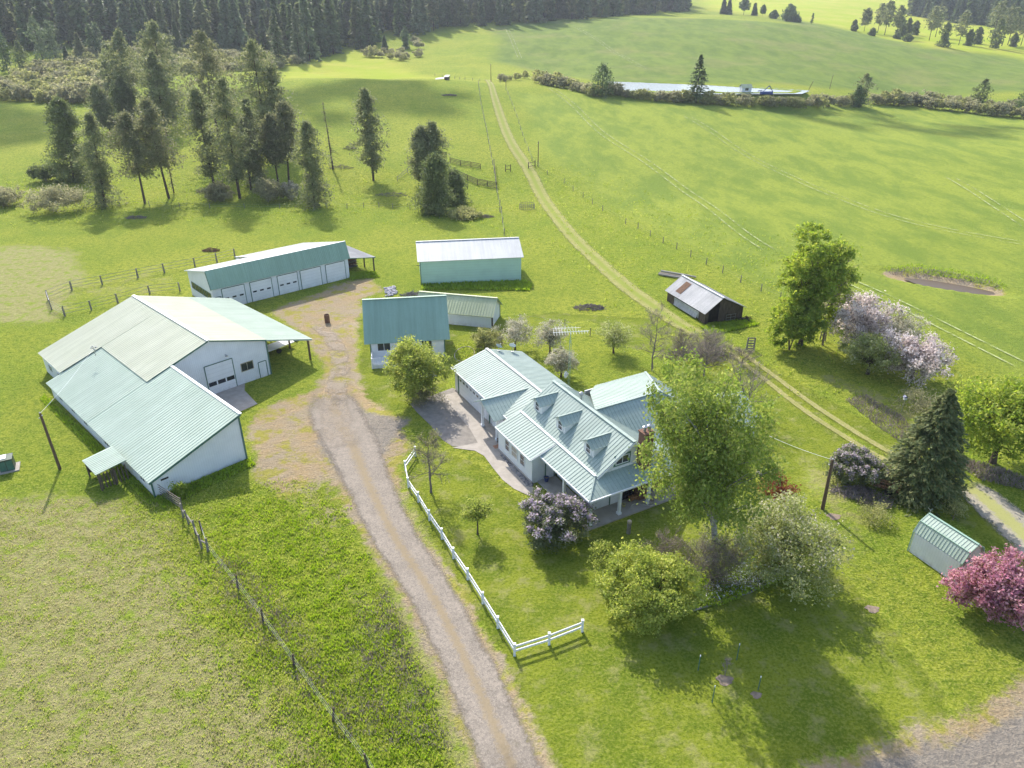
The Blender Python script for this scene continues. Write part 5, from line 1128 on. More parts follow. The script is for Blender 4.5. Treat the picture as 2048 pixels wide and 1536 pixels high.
for i, (bp, tp, rf, kind, lab) in enumerate(PINES):
    b = G(*bp); h = max(4, H2(b, *tp)); e = ray(tp[0], tp[1]); r = h * rf * 1.75; topx = e[0]*b.y; lx = (topx - b.x)/h*.55
    k = dict(seed=100+i, h=h, r=r, tr=.012*h+.05, irr=.38, segs=7, bend=rnd.uniform(-.8,.8))
    sc = max(.32, b.y*.0027)
    if kind == 'pine': k.update(base=.16, levels=30, nb=8, per=60, ls=sc, tuft=.42, droop=.22, top='round', asp=.5, updir=.12, s0=.15, irr=.5); k['r'] *= 1.2
    elif kind == 'high': k.update(base=.36, levels=26, nb=8, per=62, ls=sc, tuft=.42, droop=.28, top='round', asp=.5, s0=.15, irr=.5); k['r'] *= 1.3
    elif kind == 'full': k.update(base=.03, levels=34, nb=8, per=52, ls=sc, tuft=.38, droop=.3, top='column', asp=.5, s0=.15, irr=.45)
    elif kind == 'bushy': k.update(base=.02, levels=30, nb=12, per=58, ls=sc, tuft=.45, droop=.15, top='column', asp=.5, s0=.2, irr=.35)
    else: k.update(base=.12, levels=26, nb=5, per=5, ls=sc*.8, tuft=.1, droop=.5, p=.8, asp=.25, s0=.1, irr=.5)
    con_tree('pine_tree', b, lab, 'tree', L['pine_old'] if kind in ('snag','high') else (L['fir2'] if kind == 'bushy' else L['pine']), M['bark_pine'], limbs=40 if kind != 'snag' else 60, lean=(lx, 0), **k)
for lab, px, py, hh_, r_, mt in (('wide rounded willow bush at the left front of the pines', 112,425,6.2,6.0,'willow'), ('grey green willow bush under the narrow pine', 440,402,4.6,3.4,'willow'), ('dense willow bush at the front middle of the stand', 537,404,5.8,3.6,'willow'),
       ('pale thin bush left of the feathery pine', 582,400,5.0,2.2,'applepale'), ('bush cut by the left edge of the picture', 8,412,5.0,4.2,'willow'), ('dark scraggly bush left of the willow', 92,362,4.6,3.2,'fir2'), ('spreading low juniper shrub in front of the corral clump', 930,434,1.6,3.6,'willow2')):
    b = G(px, py)
    make_tree('willow_bush', b, lab, 'shrub', L[mt], M['bark_grey'], seed=int(px)+5, h=hh_, r=r_, base=.02, nclus=90, nleaf=7500, ls=.36, shape='dome', tr=.08, limbs=22, sig=.11, stems=5, parts=('stems','crown'))

# ---- prototypes for far trees: one mesh each, trunk and crown material
def far_conifer(seed, h, r, lm, tm, **kw):
    mb, V, _ = conifer(seed=seed, h=h, r=r, tr=.16, segs=3, **kw)
    tv = np.array(mb.v); fs = [f for f in mb.f if len(f) == 4]; n = len(tv)
    Vv = np.concatenate([tv, V]); F = np.concatenate([np.array(fs), np.arange(len(V)).reshape(-1,4)+n]); mi = np.concatenate([np.zeros(len(fs)), np.ones(len(V)//4)])
    return Vv, F, mi, (tm, lm)
PROT = []
for i in range(9):
    PROT.append(far_conifer(300+i, 20.0, [3.6,4.2,3.2,4.6,3.8,3.4,4.4,3.6,4.0][i], [L['fir'],L['fir2'],L['fir'],L['fir3'],L['fir2'],L['pine'],L['fir3'],L['larch'],L['fir']][i], M['bark_pine'], base=[.05,.08,.04,.1,.06,.2,.05,.1,.04][i], levels=20, nb=9, per=7, ls=1.35, droop=.25, p=.85, irr=.22, asp=.85, s0=.25, flat=.3, top='point' if i != 5 else 'column'))
PM = []
for i, (Vv, F, mi, mats) in enumerate(PROT):
    m_ = np_mesh('forest_conifer', Vv, F, mi)
    for q in mats: m_.materials.append(q)
    PM.append(m_)
def place(name, mesh, loc, s, rz, label, cat, group):
    o = bpy.data.objects.new(name, mesh); col.objects.link(o); o.location = loc; o.scale = s; o.rotation_euler = (0,0,rz); return tag(o, label, cat, group)
def proj(X, Y, Z):
    d = Y*CP + (CAMH - Z)*SP; return 1024 + FPX*X/d, 768 + FPX*((CAMH - Z)*CP - Y*SP)/d
F1 = [(-1400,130),(-260,118),(-120,104),(60,104),(200,98),(330,100),(450,112),(520,117),(572,126),(628,122),(668,108),(700,97),(712,96),(722,104),(738,99),(752,84),(770,72),(850,68),(890,58),(980,52),(1060,45),(1160,38),(1240,31),(1340,25),(1372,22),(1366,-20),(1340,-200),(-1400,-400)]
F2 = [(1560,-2),(1660,8),(1780,24),(1900,44),(2000,58),(2600,85),(2600,-300),(1500,-300),(1450,-12)]
rsF = np.random.RandomState(77); sp = 11.5
gx, gy = np.meshgrid(np.arange(-640, 700, sp), np.arange(380, 1000, sp)); gx = gx.ravel() + rsF.uniform(-.45,.45,gx.size)*sp; gy = gy.ravel() + rsF.uniform(-.45,.45,gy.size)*sp
gz = height(gx, gy); qx, qy = proj(gx, gy, gz)
ok = (_pdist(F1, qx, qy) > -1) | (_pdist(F2, qx, qy) > -1)
ok &= (qx > -700) & (qx < 2500) & (qy > -130)
gx, gy, gz, qx, qy = gx[ok], gy[ok], gz[ok], qx[ok], qy[ok]
hh = 23 + 16*rsF.rand(len(gx))**1.5; hh = hh * np.where(qx > 1100, .95, 1.0); rr = rsF.rand(len(gx)); ki = rsF.choice(9, size=len(gx), p=[.16,.14,.14,.13,.12,.09,.12,.03,.07]); ra = rsF.rand(len(gx))*6.28
vis = (qx > -20) & (qx < 2068) & (qy > -70); order = np.lexsort((gy, ~vis)); near = order[:290]
lab_f = 'conifer at the near edge of the dense hillside forest'
for i in near:
    s = hh[i]/20; w = s*(1.0+.45*rr[i]); place('forest_conifer', PM[ki[i]], (gx[i],gy[i],gz[i]-.3), (w,w,s), ra[i], lab_f, 'tree', 'conifers along the forest edge')
far_ = np.array([i for i in order[290:]])
for ci in range(1):
    VV = []; FF = []; MI = []; n0 = 0; mats = [M['bark_pine'], L['fir'], L['fir2'], L['pine'], L['fir3'], L['larch']]; mm = {id(q): k for k, q in enumerate(mats)}
    for i in far_:
        Vv, F, mi, mt = PROT[ki[i]]; s = hh[i]/20; w = s*(1.0+.45*rr[i]); c, s_ = math.cos(ra[i]), math.sin(ra[i])
        X = (Vv[:,0]*c - Vv[:,1]*s_)*w + gx[i]; Y = (Vv[:,0]*s_ + Vv[:,1]*c)*w + gy[i]; Z = Vv[:,2]*s + gz[i] - .3
        VV.append(np.stack([X,Y,Z],1)); FF.append(F+n0); n0 += len(Vv); MI.append(np.where(mi == 0, 0, mm[id(mt[1])]))
    tag(link_mesh('hillside_forest', np_mesh('hillside_forest', np.concatenate(VV), np.concatenate(FF), np.concatenate(MI)), mats), 'dense dark conifer forest covering the far hillside', 'forest', kind='stuff')
print('FOREST', len(gx), 'far', len(far_))
# brush and single trees further out
BP = []
for i in range(5):
    mb, LV, _ = broad(seed=400+i, h=5.0, r=2.7, base=.0, nclus=40, nleaf=1100, ls=.62, shape='dome', tr=.06, limbs=6, sig=.14, stems=3, hollow=3)
    tv = np.array(mb.v); fs = [f for f in mb.f if len(f) == 4]; n = len(tv)
    m_ = np_mesh('willow_shrub', np.concatenate([tv, LV]), np.concatenate([np.array(fs), np.arange(len(LV)).reshape(-1,4)+n]), np.concatenate([np.zeros(len(fs)), np.ones(len(LV)//4)]))
    m_.materials.append(M['bark_grey']); m_.materials.append([L['willow'],L['willow2'],L['willow'],L['willow2'],L['willow']][i]); BP.append((m_, np.concatenate([tv, LV]), fs, n, LV))
ORD = 'first second third fourth fifth sixth seventh eighth ninth tenth eleventh twelfth thirteenth fourteenth fifteenth sixteenth seventeenth eighteenth nineteenth twentieth'.split() + ['twenty-'+w for w in 'first second third fourth fifth sixth seventh eighth'.split()]
def row(pts, n, hpx, label, group, jit=4, w=1.0):
    for k in range(n):
        t = (k + rnd.uniform(-.3,.3))/max(1, n-1)*(len(pts)-1); t = min(max(t,0),len(pts)-1.001); i = int(t); f = t-i
        px = pts[i][0]*(1-f)+pts[i+1][0]*f; py = pts[i][1]*(1-f)+pts[i+1][1]*f - rnd.uniform(0,jit); b = G(px, py); h = H2(b, px, py - hpx*rnd.uniform(.7,1.2)); s = h/5.0
        place('willow_shrub', BP[rnd.randrange(5)][0], b, (s*w*rnd.uniform(.85,1.2), s*w*rnd.uniform(.85,1.2), s), rnd.random()*6, ORD[k] + ' from the left: ' + label, 'shrub', group)
row([(1002,163),(1012,166),(1024,160),(1050,161)], 5, 17, 'pale willow shrub beside the poles atop the field track', 'shrubs at the head of the track')
row([(1072,165),(1100,173),(1135,180),(1165,188),(1195,194)], 16, 27, 'rounded grey green willow shrub left of the reservoir', 'willow shrubs left of the reservoir')
row([(1212,188),(1250,196),(1300,202),(1350,205),(1378,206)], 17, 24, 'willow shrub in front of the reservoir water', 'willow shrubs in front of the reservoir')
row([(1412,210),(1460,212),(1540,216),(1600,217),(1660,215),(1720,213)], 26, 24, 'hedge like willow shrub right of the reservoir conifer', 'willow hedge right of the reservoir')
row([(1745,212),(1800,212),(1840,215),(1900,222),(1980,232),(2055,240)], 26, 28, 'scrubby front row shrub of the far right brush line', 'front row of the brush line at the right')
row([(1800,205),(1860,207),(1920,212),(2000,222),(2055,228)], 14, 24, 'scrubby back row shrub of the far right brush line', 'back row of the brush line at the right')
row([(735,113),(760,118),(800,124),(812,122)], 7, 20, 'rounded pale shrub in the lower valley row below the forest', 'lower shrubs in the valley below the forest')
row([(768,110),(800,114),(835,88),(838,116)], 6, 18, 'rounded pale shrub in the upper valley row below the forest', 'upper shrubs in the valley below the forest')
row([(535,135),(560,136),(590,130)], 6, 18, 'pale shrub at the forest foot above the yellow knoll', 'shrubs at the forest foot')
VV = []; FF = []; n0 = 0; MI = []
thx = [(-60,205),(0,203),(60,205),(140,212),(215,208),(232,180),(330,150),(560,140),(560,118),(330,108),(200,100),(100,104),(60,106),(-60,108)]
cx_, cy_ = np.meshgrid(np.arange(-240, -20, 5.4), np.arange(300, 480, 6.0)); cx_ = cx_.ravel()+rsF.uniform(-2,2,cx_.size); cy_ = cy_.ravel()+rsF.uniform(-2,2,cy_.size); cz_ = height(cx_, cy_); ax_, ay_ = proj(cx_, cy_, cz_); kk_ = _pdist(thx, ax_, ay_) > 0
for x, y, z, q in zip(cx_[kk_], cy_[kk_], cz_[kk_], ax_[kk_]):
    m_, Vv, fs, n, LV = BP[rnd.randrange(5)]; s = rnd.uniform(.75,1.5)*(1.1 if q < 240 else .85); LVt = LV.reshape(-1,4,3).reshape(-1,3)*s + np.array([x,y,z]); VV.append(LVt); FF.append(np.arange(len(LVt)).reshape(-1,4)+n0); n0 += len(LVt); MI.append(np.full(len(LVt)//4, rnd.randrange(2)))
tag(link_mesh('willow_thicket', np_mesh('willow_thicket', np.concatenate(VV), np.concatenate(FF), np.concatenate(MI)), [L['willow'], L['willow2']]), 'wide grey green willow thicket behind the pasture at the left', 'thicket', kind='stuff')
print('THICKET', int(kk_.sum()))
def farpine(bp, tp, lab, group=None, rf=.2, kind='full', lm='fir'):
    b = G(*bp); h = max(4, H2(b, *tp)); s = max(.5, b.y*.0026)
    kw = dict(full=dict(base=.04, levels=26, nb=9, per=8, top='column', tuft=.3), point=dict(base=.03, levels=34, nb=13, per=14, top='point', p=.7), high=dict(base=.35, levels=18, nb=9, per=8, top='round', tuft=.4), round=dict(base=.1, levels=16, nb=14, per=10, top='round', tuft=.4), snag=dict(base=.2, levels=14, nb=4, per=3, top='point'))[kind]
    con_tree('conifer_tree', b, lab, 'tree', L[lm], M['bark_pine'], group=group, seed=int(bp[0])+7, h=h, r=h*rf*1.6, ls=s, droop=.2, irr=.35, asp=.45, tr=.013*h, **kw)
farpine((1392,206),(1398,110),'solitary tall dark spruce in front of the reservoir', rf=.25, kind='point')
farpine((1204,194),(1200,130),'round dark tree at the left end of the reservoir', rf=.34, kind='round')
farpine((1722,212),(1738,147),'tall ragged conifer leaning right above the brush line', rf=.26, kind='full', lm='pine')
farpine((1712,214),(1715,172),'short dark conifer beside the ragged one', rf=.32, kind='full')
farpine((1955,222),(1968,158),'ragged dark conifer near the right edge of the brush line', rf=.28, kind='full', lm='fir2')
farpine((2046,228),(2050,158),'dark conifer cut by the right edge at the brush line', rf=.3, kind='full')
HT = [((1446,28),(1446,-2),.2,'point'),((1457,29),(1456,0),.2,'point'),((1487,30),(1489,-5),.25,'high'),((1508,31),(1509,7),.22,'point'),((1525,33),(1524,11),.2,'high'),((1547,37),(1547,22),.5,'round'),((1577,43),(1578,9),.4,'round'),((1592,44),(1592,32),.6,'round'),((1623,49),(1623,26),.14,'snag')]
hl = ['leftmost dark pine on the crest above the hay hill','second dark pine on the crest beside the leftmost one','rounded pine in the middle of the crest row','small pointed pine right of the rounded crest pine','thin small pine at the dip of the crest','small round tree left of the big round crest tree','big round tree on the crest','bush at the right foot of the big round crest tree','bare dead tree standing alone on the crest']
for (b_, t_, rf, kd), lab in zip(HT, hl): farpine(b_, t_, lab, None, rf, kd, 'fir')
CL = [(1115,170,112,.28,'full'),(1172,172,45,.22,'high'),(1216,196,158,.4,'round'),(1246,180,20,.2,'high'),(1284,192,5,.2,'high'),(1345,205,30,.18,'high'),(1372,200,105,.25,'full'),(1405,196,102,.25,'full'),(1448,192,115,.25,'full'),(1528,222,35,.2,'high'),(1562,204,40,.2,'high'),(1604,258,128,.26,'full'),(1690,247,62,.2,'high'),(1742,250,165,.26,'full'),(1788,240,150,.26,'full'),(1864,257,5,.17,'high'),(1888,265,100,.22,'full'),(1926,252,30,.17,'high'),(1958,247,40,.17,'high'),(1986,256,183,.3,'full'),(2030,250,60,.2,'high'),(1350,212,185,.5,'round'),(1410,228,190,.5,'round')]
CL.sort()
for k_, (x, yb, yt, rf, kd) in enumerate(CL): farpine((1300+x/2.738, yb/2.738), (1303+x/2.738, yt/2.738), ORD[k_] + ' from the left: pine of the open grove at the upper right', 'open pine grove at the upper right', rf, kd, 'pine' if kd == 'high' else 'fir2')

SL = [((18,146),(22,62),.27,'full','fir','dark conifer cut near the left edge where forest meets thicket'),((52,152),(50,82),.3,'full','fir2','olive conifer at the left forest edge'),((88,128),(84,34),.26,'full','fir3','pale bluish conifer rising above the left thicket'),
 ((112,120),(110,42),.26,'full','fir3','second pale bluish conifer above the left thicket'),((140,142),(136,92),.22,'point','fir','small dark pointed conifer standing inside the thicket'),((166,126),(163,66),.3,'point','larch','bright light green conifer above the thicket'),
 ((205,118),(201,44),.24,'full','fir3','grey green conifer behind the light green one'),((192,120),(190,50),.2,'full','fir','narrow dark conifer left of the grey green one'),((360,112),(358,40),.24,'point','fir','dark conifer behind the round topped pine'),
 ((450,112),(446,48),.3,'full','fir3','grey conifer at the forest edge right of the tall pine'),((512,122),(508,62),.24,'point','fir2','olive conifer at the forest foot beside the two topped pine'),((560,130),(556,22),.2,'point','fir','tall dark forest edge fir above the yellow knoll'),
 ((600,128),(598,20),.2,'point','fir3','tall bluish forest edge fir above the yellow knoll'),((770,104),(768,72),.28,'point','fir','small dark fir beside the valley shrubs'),((812,98),(810,55),.24,'full','fir3','ragged pale conifer among the valley shrubs')]
for b_, t_, rf, kd, lm, lab in SL: farpine(b_, t_, lab, None, rf*.72, kd, lm)
# ---------------------------------------------------------------- fences, poles and small things
def fence(name, pts, h, label, post_r=.07, wires=(.4,.8,1.1), rails=0, mat=None, every=None, wire_mat=None, group=None, sq=False, lean=.04, parts=('post','wire'), rail_t=.04, rail_h=.14, wr=.012):
    P = [Vector(p) for p in pts]
    if every:
        Q = []
        for i in range(len(P)-1):
            n = max(1, round((P[i+1]-P[i]).length/every)); Q += [P[i].lerp(P[i+1], k/n) for k in range(n)]
        P = Q + [P[-1]]
    P = [Vector((p.x, p.y, Hat(p.x, p.y))) for p in P]; o = P[0].copy(); t = empty(name, o, 0, label, 'fence', group); mat = mat or M['grey_wood']; base = None
    for i, p in enumerate(P[:100]):
        m = MB(); l = Vector((rnd.uniform(-lean,lean), rnd.uniform(-lean,lean), 0)); hh_ = h*rnd.uniform(.94,1.05); q = p - o
        if sq: m.box(q + Vector((0,0,h/2)), (post_r*2, post_r*2, h)); m.box(q + Vector((0,0,h+.02)), (post_r*2.4, post_r*2.4, .05))
        else: m.tube(q - Vector((0,0,.1)), q + l*h + Vector((0,0,hh_)), post_r*rnd.uniform(.85,1.2), post_r*.85, 7)
        m.build(parts[0], mat, t)
    for i in range(len(P)-1):
        a, b = P[i]-o, P[i+1]-o
        if rails:
            m = MB()
            for k in range(rails):
                z = h*(k+.62)/rails if not sq else (.45 + .42*k)
                m.beam(a + Vector((0,0,z + rnd.uniform(-lean,lean))), b + Vector((0,0,z + rnd.uniform(-lean,lean))), rail_t, rail_h)
            m.build('rail', mat, t)
    if wires:
        m = MB()
        for z in wires:
            for i in range(len(P)-1): m.tube(P[i]-o+Vector((0,0,z)), P[i+1]-o+Vector((0,0,z)), wr, n=3, cap=False)
        m.build(parts[1], wire_mat or M['steel'], t)
    return t
Z = lambda *l: [G(x, y) for x, y in l]
fence('rail_fence', Z((831,912),(811,941),(817,975),(837,1004),(859,1041),(884,1078),(907,1117),(935.5,1159),(965.5,1207),(995.5,1256),(1029,1311),(1098,1289),(1164,1263)), 1.12, 'white two rail vinyl fence curving along the gravel driveway', .085, (), 2, M['plastic_white'], sq=True, rail_t=.06, rail_h=.17, lean=0)
fence('wire_fence', Z((404,1062),(417,1102),(476,1178),(526,1242),(588,1331),(666,1442),(737,1536),(800,1640)), 1.25, 'post and wire fence through the rough pasture at lower left', .085, (.4,.75,1.1), lean=.14, mat=M['old_wood'], wr=.007)
fence('wooden_fence', Z((367,1035),(378,1048),(392,1068),(404,1098),(416,1104)), 1.5, 'short grey pole fence leading from the barn gate', .1, (), 1, lean=.05, rail_t=.1, rail_h=.12)
fence('wire_fence', Z((130,632),(183,620),(236,606),(300,588),(360,582)), 1.5, 'near side of the wire paddock fence behind the cream barn roof', .14, (.4,.9,1.45), lean=.03, wr=.03)
fence('wire_fence', Z((97,600),(144,580),(205,569),(276,555),(329,545),(390,533),(434,524),(470,514)), 1.6, 'far side of the wire paddock fence with thick posts', .14, (.5,1.0,1.55), lean=.03, wr=.035)
fence('wire_fence', Z((97,600),(104,620),(130,632)), 1.7, 'short pale end panel of the wire paddock fence', .09, (.3,.6,.9,1.2,1.55), lean=.02, wr=.03)
fence('wire_fence', Z((0,398),(60,400),(240,410),(420,417),(560,417),(654,416),(694,417),(727,415),(758,415),(786,417),(820,418),(870,425),(1000,425)), 1.25, 'wire fence along the foot of the pine stand', .08, (.5,1.0), every=9, lean=.08)
fence('wire_fence', Z((957,168),(962,210),(972,255),(980,300),(988,345),(994,385),(1002,425),(1008,470)), 1.4, 'wire fence along the left side of the grassy track', .1, (.6,1.1), every=8, lean=.1)
fence('wire_fence', Z((1012,180),(1034,235),(1050,285),(1064,322),(1076,334),(1095,350),(1128,367),(1166,395),(1205,422),(1251,448)), 1.35, 'wire fence along the right side of the grassy track', .08, (.6,1.1), every=9, lean=.08)
fence('wire_fence', Z((1251,448),(1276,457),(1300,473),(1326,486),(1353,498),(1381,514),(1412,529),(1445,546),(1481,565),(1522,583),(1560,600)), 1.3, 'row of dark fence posts above the old barn', .085, (.7,1.1), lean=.04)
fence('wire_fence', Z((870,152),(900,156),(930,160),(960,163),(1000,166)), 1.3, 'distant wire fence along the crest of the pasture', .1, (.8,), every=7, lean=.05)
fence('corral_fence', Z((900,325),(921,331),(942,334),(961,338)), 1.5, 'dark wooden corral rails, upper short section', .1, (), 4, M['old_wood'], lean=.03, rail_t=.06, rail_h=.15)
fence('corral_fence', Z((912,352),(935,362),(955,370),(975,374),(993,377)), 1.7, 'dark wooden corral rails, lower long section', .11, (), 5, M['old_wood'], lean=.03, rail_t=.06, rail_h=.16)
fence('corral_fence', Z((988,330),(993,377)), 1.7, 'dark wooden corral end panel beside the track fence', .11, (), 4, M['old_wood'], lean=.03)
fence('corral_fence', Z((795,362),(815,345),(825,338)), 1.3, 'grey wooden rails left of the corral clump of pines', .08, (), 2, lean=.05)
fence('gate_panel', Z((1011,343),(1021,343)), 1.9, 'small wooden gate frame left of the grassy track', .12, (), 2, M['old_wood'])
fence('gate_panel', Z((1057,338),(1070,335)), 2.0, 'small wooden gate frame right of the grassy track', .12, (), 2, M['old_wood'])
fence('wire_fence', Z((1040,642),(1130,654),(1180,672),(1222,680),(1300,690)), 1.2, 'garden wire fence across the orchard lawn', .06, (.5,1.0), every=5, lean=.05)
fence('gate_panel', Z((1493,700),(1507,700)), 1.9, 'weathered board gate beside the cottonwood', .12, (), 5, M['grey_wood'], lean=.01, rail_h=.18)
fence('gate_panel', Z((1640,680),(1650,682)), 1.3, 'single grey post pair at the field edge under the cottonwood', .09, (), 1, M['grey_wood'])
g_ = fence('tube_gate', Z((312,985),(366,1020)), 1.35, 'metal tube gate at the corner of the barn wing', .05, (), 5, M['bark_grey'], rail_t=.045, rail_h=.045, lean=0)

def pole(base, h, label, r=.14, lean=(0,0), arm=False, cap=True, mat=None, name='utility_pole'):
    t = empty(name, base, 0, label, 'pole')
    part('shaft', mat or M['pole_wood'], t, lambda m: m.tube((0,0,-.2), (lean[0],lean[1],h), r, r*.75, 10))
    top = Vector((lean[0], lean[1], h))
    if arm: part('crossarm', mat or M['pole_wood'], t, lambda m: m.box(top + Vector((0,0,-.5)), (1.6,.12,.12)))
    part('insulator', M['steel'], t, lambda m: [m.lathe([(.03,0),(.08,.04),(.08,.1),(.03,.14)], top + Vector((x,0,z)), 8) for x, z in ((.12,-.3),(-.2,-.6),(0,0))])
    return base + top
pb = G(120,938,0); tipL = pole(pb, 6.35, 'leaning brown utility pole beside the barn wing', .15, (-.1,.05))
pb = G(1645,1018,0); tipR = pole(pb, 5.3, 'short thick wooden pole on the lawn right of the flower bed', .17, (-.1,.12))
for px, py, ty, lab in ((1076,333,283,'thin utility pole on the right edge of the grassy track'), (982,165,128,'utility pole on the crest at the head of the track'), (1012,178,160,'short pole right of the track head')):
    b = G(px, py); pole(b, H2(b, px, ty), lab, .13)
b = G(1614,186); h = H2(b, 1625, 162); pole(b, h, 'leaning pole at the right end of the reservoir', .14, (2.0,0)); b = G(1659,178); pole(b, H2(b,1663,149), 'thin pole on the slope right of the reservoir', .13, (.5,0))
def wire(name, a, b, sag, label, r=.025, mat=None):
    pts = [a.lerp(b, k/12) - Vector((0,0,sag*4*(k/12)*(1-k/12))) for k in range(13)]; m = MB(); m.path(pts, [r]*13, 4); return tag(m.build(name, mat or M['plastic_white'], None), label, 'wire')
wire('service_wire', tipL, ms.location + Vector((0,0,1.0)), .25, 'pale overhead wire from the leaning pole to the barn roof mast', .014)
wire('service_wire', tipR, hloc(14.5, 3.0, 4.0), .5, 'pale overhead wire from the short pole into the birch', .014)
# antenna tower
am = empty('antenna_mast', G(1137,772,0), 0, 'tall green antenna mast with large horizontal aerial behind the house', 'antenna')
hA = H2(am.location, 1144, 668)
part('mast', M['roof_green'], am, lambda m: ([m.tube((.14*math.cos(a),.14*math.sin(a),0),(.14*math.cos(a),.14*math.sin(a),hA-.8),.02,n=5) for a in (0,2.1,4.2)], [m.beam((.14*math.cos(a),.14*math.sin(a),z),(.14*math.cos(a+2.1),.14*math.sin(a+2.1),z+.25),.015,.015) for k, z in enumerate(np.arange(.2,hA-1,.3)) for a in ((k%3)*2.1,)], m.tube((0,0,hA-1.2),(0,0,hA+.4),.04)))
def aer(m):
    m.beam((-2.1,-.2,hA+.25),(2.2,.25,hA+.3),.05,.05); m.beam((-1.9,.3,hA+.6),(1.2,.5,hA+.62),.035,.035)
    for k in range(13):
        x = -2+ .33*k; l = 1.15-.06*k; m.tube((x,-l,hA+.28),(x,l,hA+.28),.016,n=4)
    for k in range(7): m.tube((-1.8+.4*k,.4-.5,hA+.6),(-1.8+.4*k,.4+.5,hA+.62),.014,n=4)
part('aerial', M['plastic_white'], am, aer)
d_ = dish('satellite_dish', am.location + Vector((-.5,-.25,1.5)), .9, .42, .2, 'small white dish on the antenna mast', 10)
# basketball hoop
bh = empty('basketball_hoop', G(866,792,0), .15, 'basketball hoop with white fan backboard at the driveway apron', 'basketball hoop')
part('pole', M['black'], bh, lambda m: (m.tube((0,0,0),(0,0,3.0),.06), m.beam((0,0,2.9),(0,-.35,3.15),.06,.08)))
part('backboard', M['plastic_white'], bh, lambda m: m.prism([(-.68,-.4,2.75),(.68,-.4,2.75)] + [(.68*math.cos(a),-.4,3.15+.42*math.sin(a)) for a in [i*math.pi/10 for i in range(11)]], (0,-.04,0)))
part('rim', simple('orange red hoop', (.45,.12,.06)), bh, lambda m: [m.tube((.23*math.cos(a),-.7+.23*math.sin(a),2.95),(.23*math.cos(a+.4),-.7+.23*math.sin(a+.4),2.95),.015,n=5) for a in np.arange(0,6.3,.39)])
part('net', M['plastic_white'], bh, lambda m: [m.tube((.22*math.cos(a),-.7+.22*math.sin(a),2.95),(.12*math.cos(a+.5),-.7+.12*math.sin(a+.5),2.55),.008,n=3) for a in np.arange(0,6.3,.45)])
# burn barrel
bb = empty('burn_barrel', G(655,645,0), 0, 'rusty burn barrel standing in the yard lane', 'barrel')
part('drum', M['rust'], bb, lambda m: m.lathe([(.38,0),(.38,.4),(.41,.42),(.38,.44),(.38,.85),(.41,.87),(.38,.89),(.38,1.25),(.34,1.25),(.34,1.0),(.02,.98)], n=16)); part('ash', M['dark_inside'], bb, lambda m: m.lathe([(.33,1.0),(.33,1.03),(.01,1.05)], n=12))
# equipment cabinets at the left edge
q = G(18,938,0)
c1 = empty('transformer_cabinet', q, .5, 'dark green electrical cabinet on a pad at the left edge', 'cabinet')
part('pad', M['concrete'], c1, lambda m: m.box((0,0,.06),(1.9,1.7,.12))); part('body', M['cab_green'], c1, lambda m: (m.box((0,0,.72),(1.2,1.2,1.2)), m.box((0,0,1.35),(1.3,1.3,.06)))); part('door', M['green_trim'], c1, lambda m: (m.box((-.3,-.62,.7),(.52,.03,1.0)), m.box((.3,-.62,.7),(.52,.03,1.0)))); part('lid', M['plastic_white'], c1, lambda m: m.box((-.25,.1,1.41),(.7,.9,.05)))
c2 = empty('white_cabinet', q + Vector((-1.45,.35,0)), .5, 'white utility cabinet left of the dark green one at the left edge', 'cabinet')
part('body', M['plastic_white'], c2, lambda m: m.box((0,0,.75),(1.0,1.1,1.5))); part('lid', M['plastic_white'], c2, lambda m: m.box((0,0,1.56),(1.15,1.25,.1))); part('vent', M['black'], c2, lambda m: m.box((.52,0,1.0),(.03,.5,.3)))
# brush and debris heaps
def heap(px, py, w, h, label, seed, mat=None, cat='brush pile', n=130, name='brush_pile', l=1.2, th=.045):
    R_ = random.Random(seed); b = G(px, py); m = MB()
    for i in range(n):
        a = R_.random()*6.28; q = math.sqrt(R_.random()); c = Vector((math.cos(a)*q*w, math.sin(a)*q*w*.5, h*(1-q)*R_.random()+.06)); d = Vector((R_.uniform(-1,1),R_.uniform(-1,1),R_.uniform(-.35,.35))).normalized()*l*R_.uniform(.4,1)*.5
        m.tube(c-d, c+d, th*R_.uniform(.5,1.3), th*.4, 4)
    o = m.build(name, mat or M['bark_grey'], None, b); return tag(o, label, cat)
heap(785,390,4.2,.9,'long purple grey brush pile in the pasture below the lone pine',1)
heap(272,436,2.3,.7,'small brush pile in the pasture in front of the slender pines',2)
heap(682,336,3.6,1.3,'fallen branches at the foot of the half dead pine',3)
heap(700,298,2.2,2.0,'grey uprooted snag behind the half dead pine',4)
heap(971,434,1.9,.6,'dark brush heap right of the low juniper',5)
heap(898,191,3.2,.6,'dark brush heap on the far pasture near the crest',6, th=.12)
heap(1178,616,2.4,.7,'grey pile of sticks in the orchard pasture',7, n=200)
heap(422,502,1.7,.8,'rust red heap of brush behind the paddock fence',8, M['rust'])
heap(825,590,1.8,.4,'scrap boards lying behind the cottage roof',9, M['grey_wood'], 'scrap heap', 60, 'scrap_heap', 1.6, .09)
heap(590,678,1.4,.3,'scattered boards under the barn lean-to',10, M['grey_wood'], 'scrap heap', 40, 'scrap_heap', 1.4, .08)
heap(1395,712,4.5,.9,'long grey pile of pruned branches behind the bare trees',11, n=260, l=1.8)
heap(1700,985,2.0,.5,'weathered sticks and dead stalks below the lilac',12, n=110)
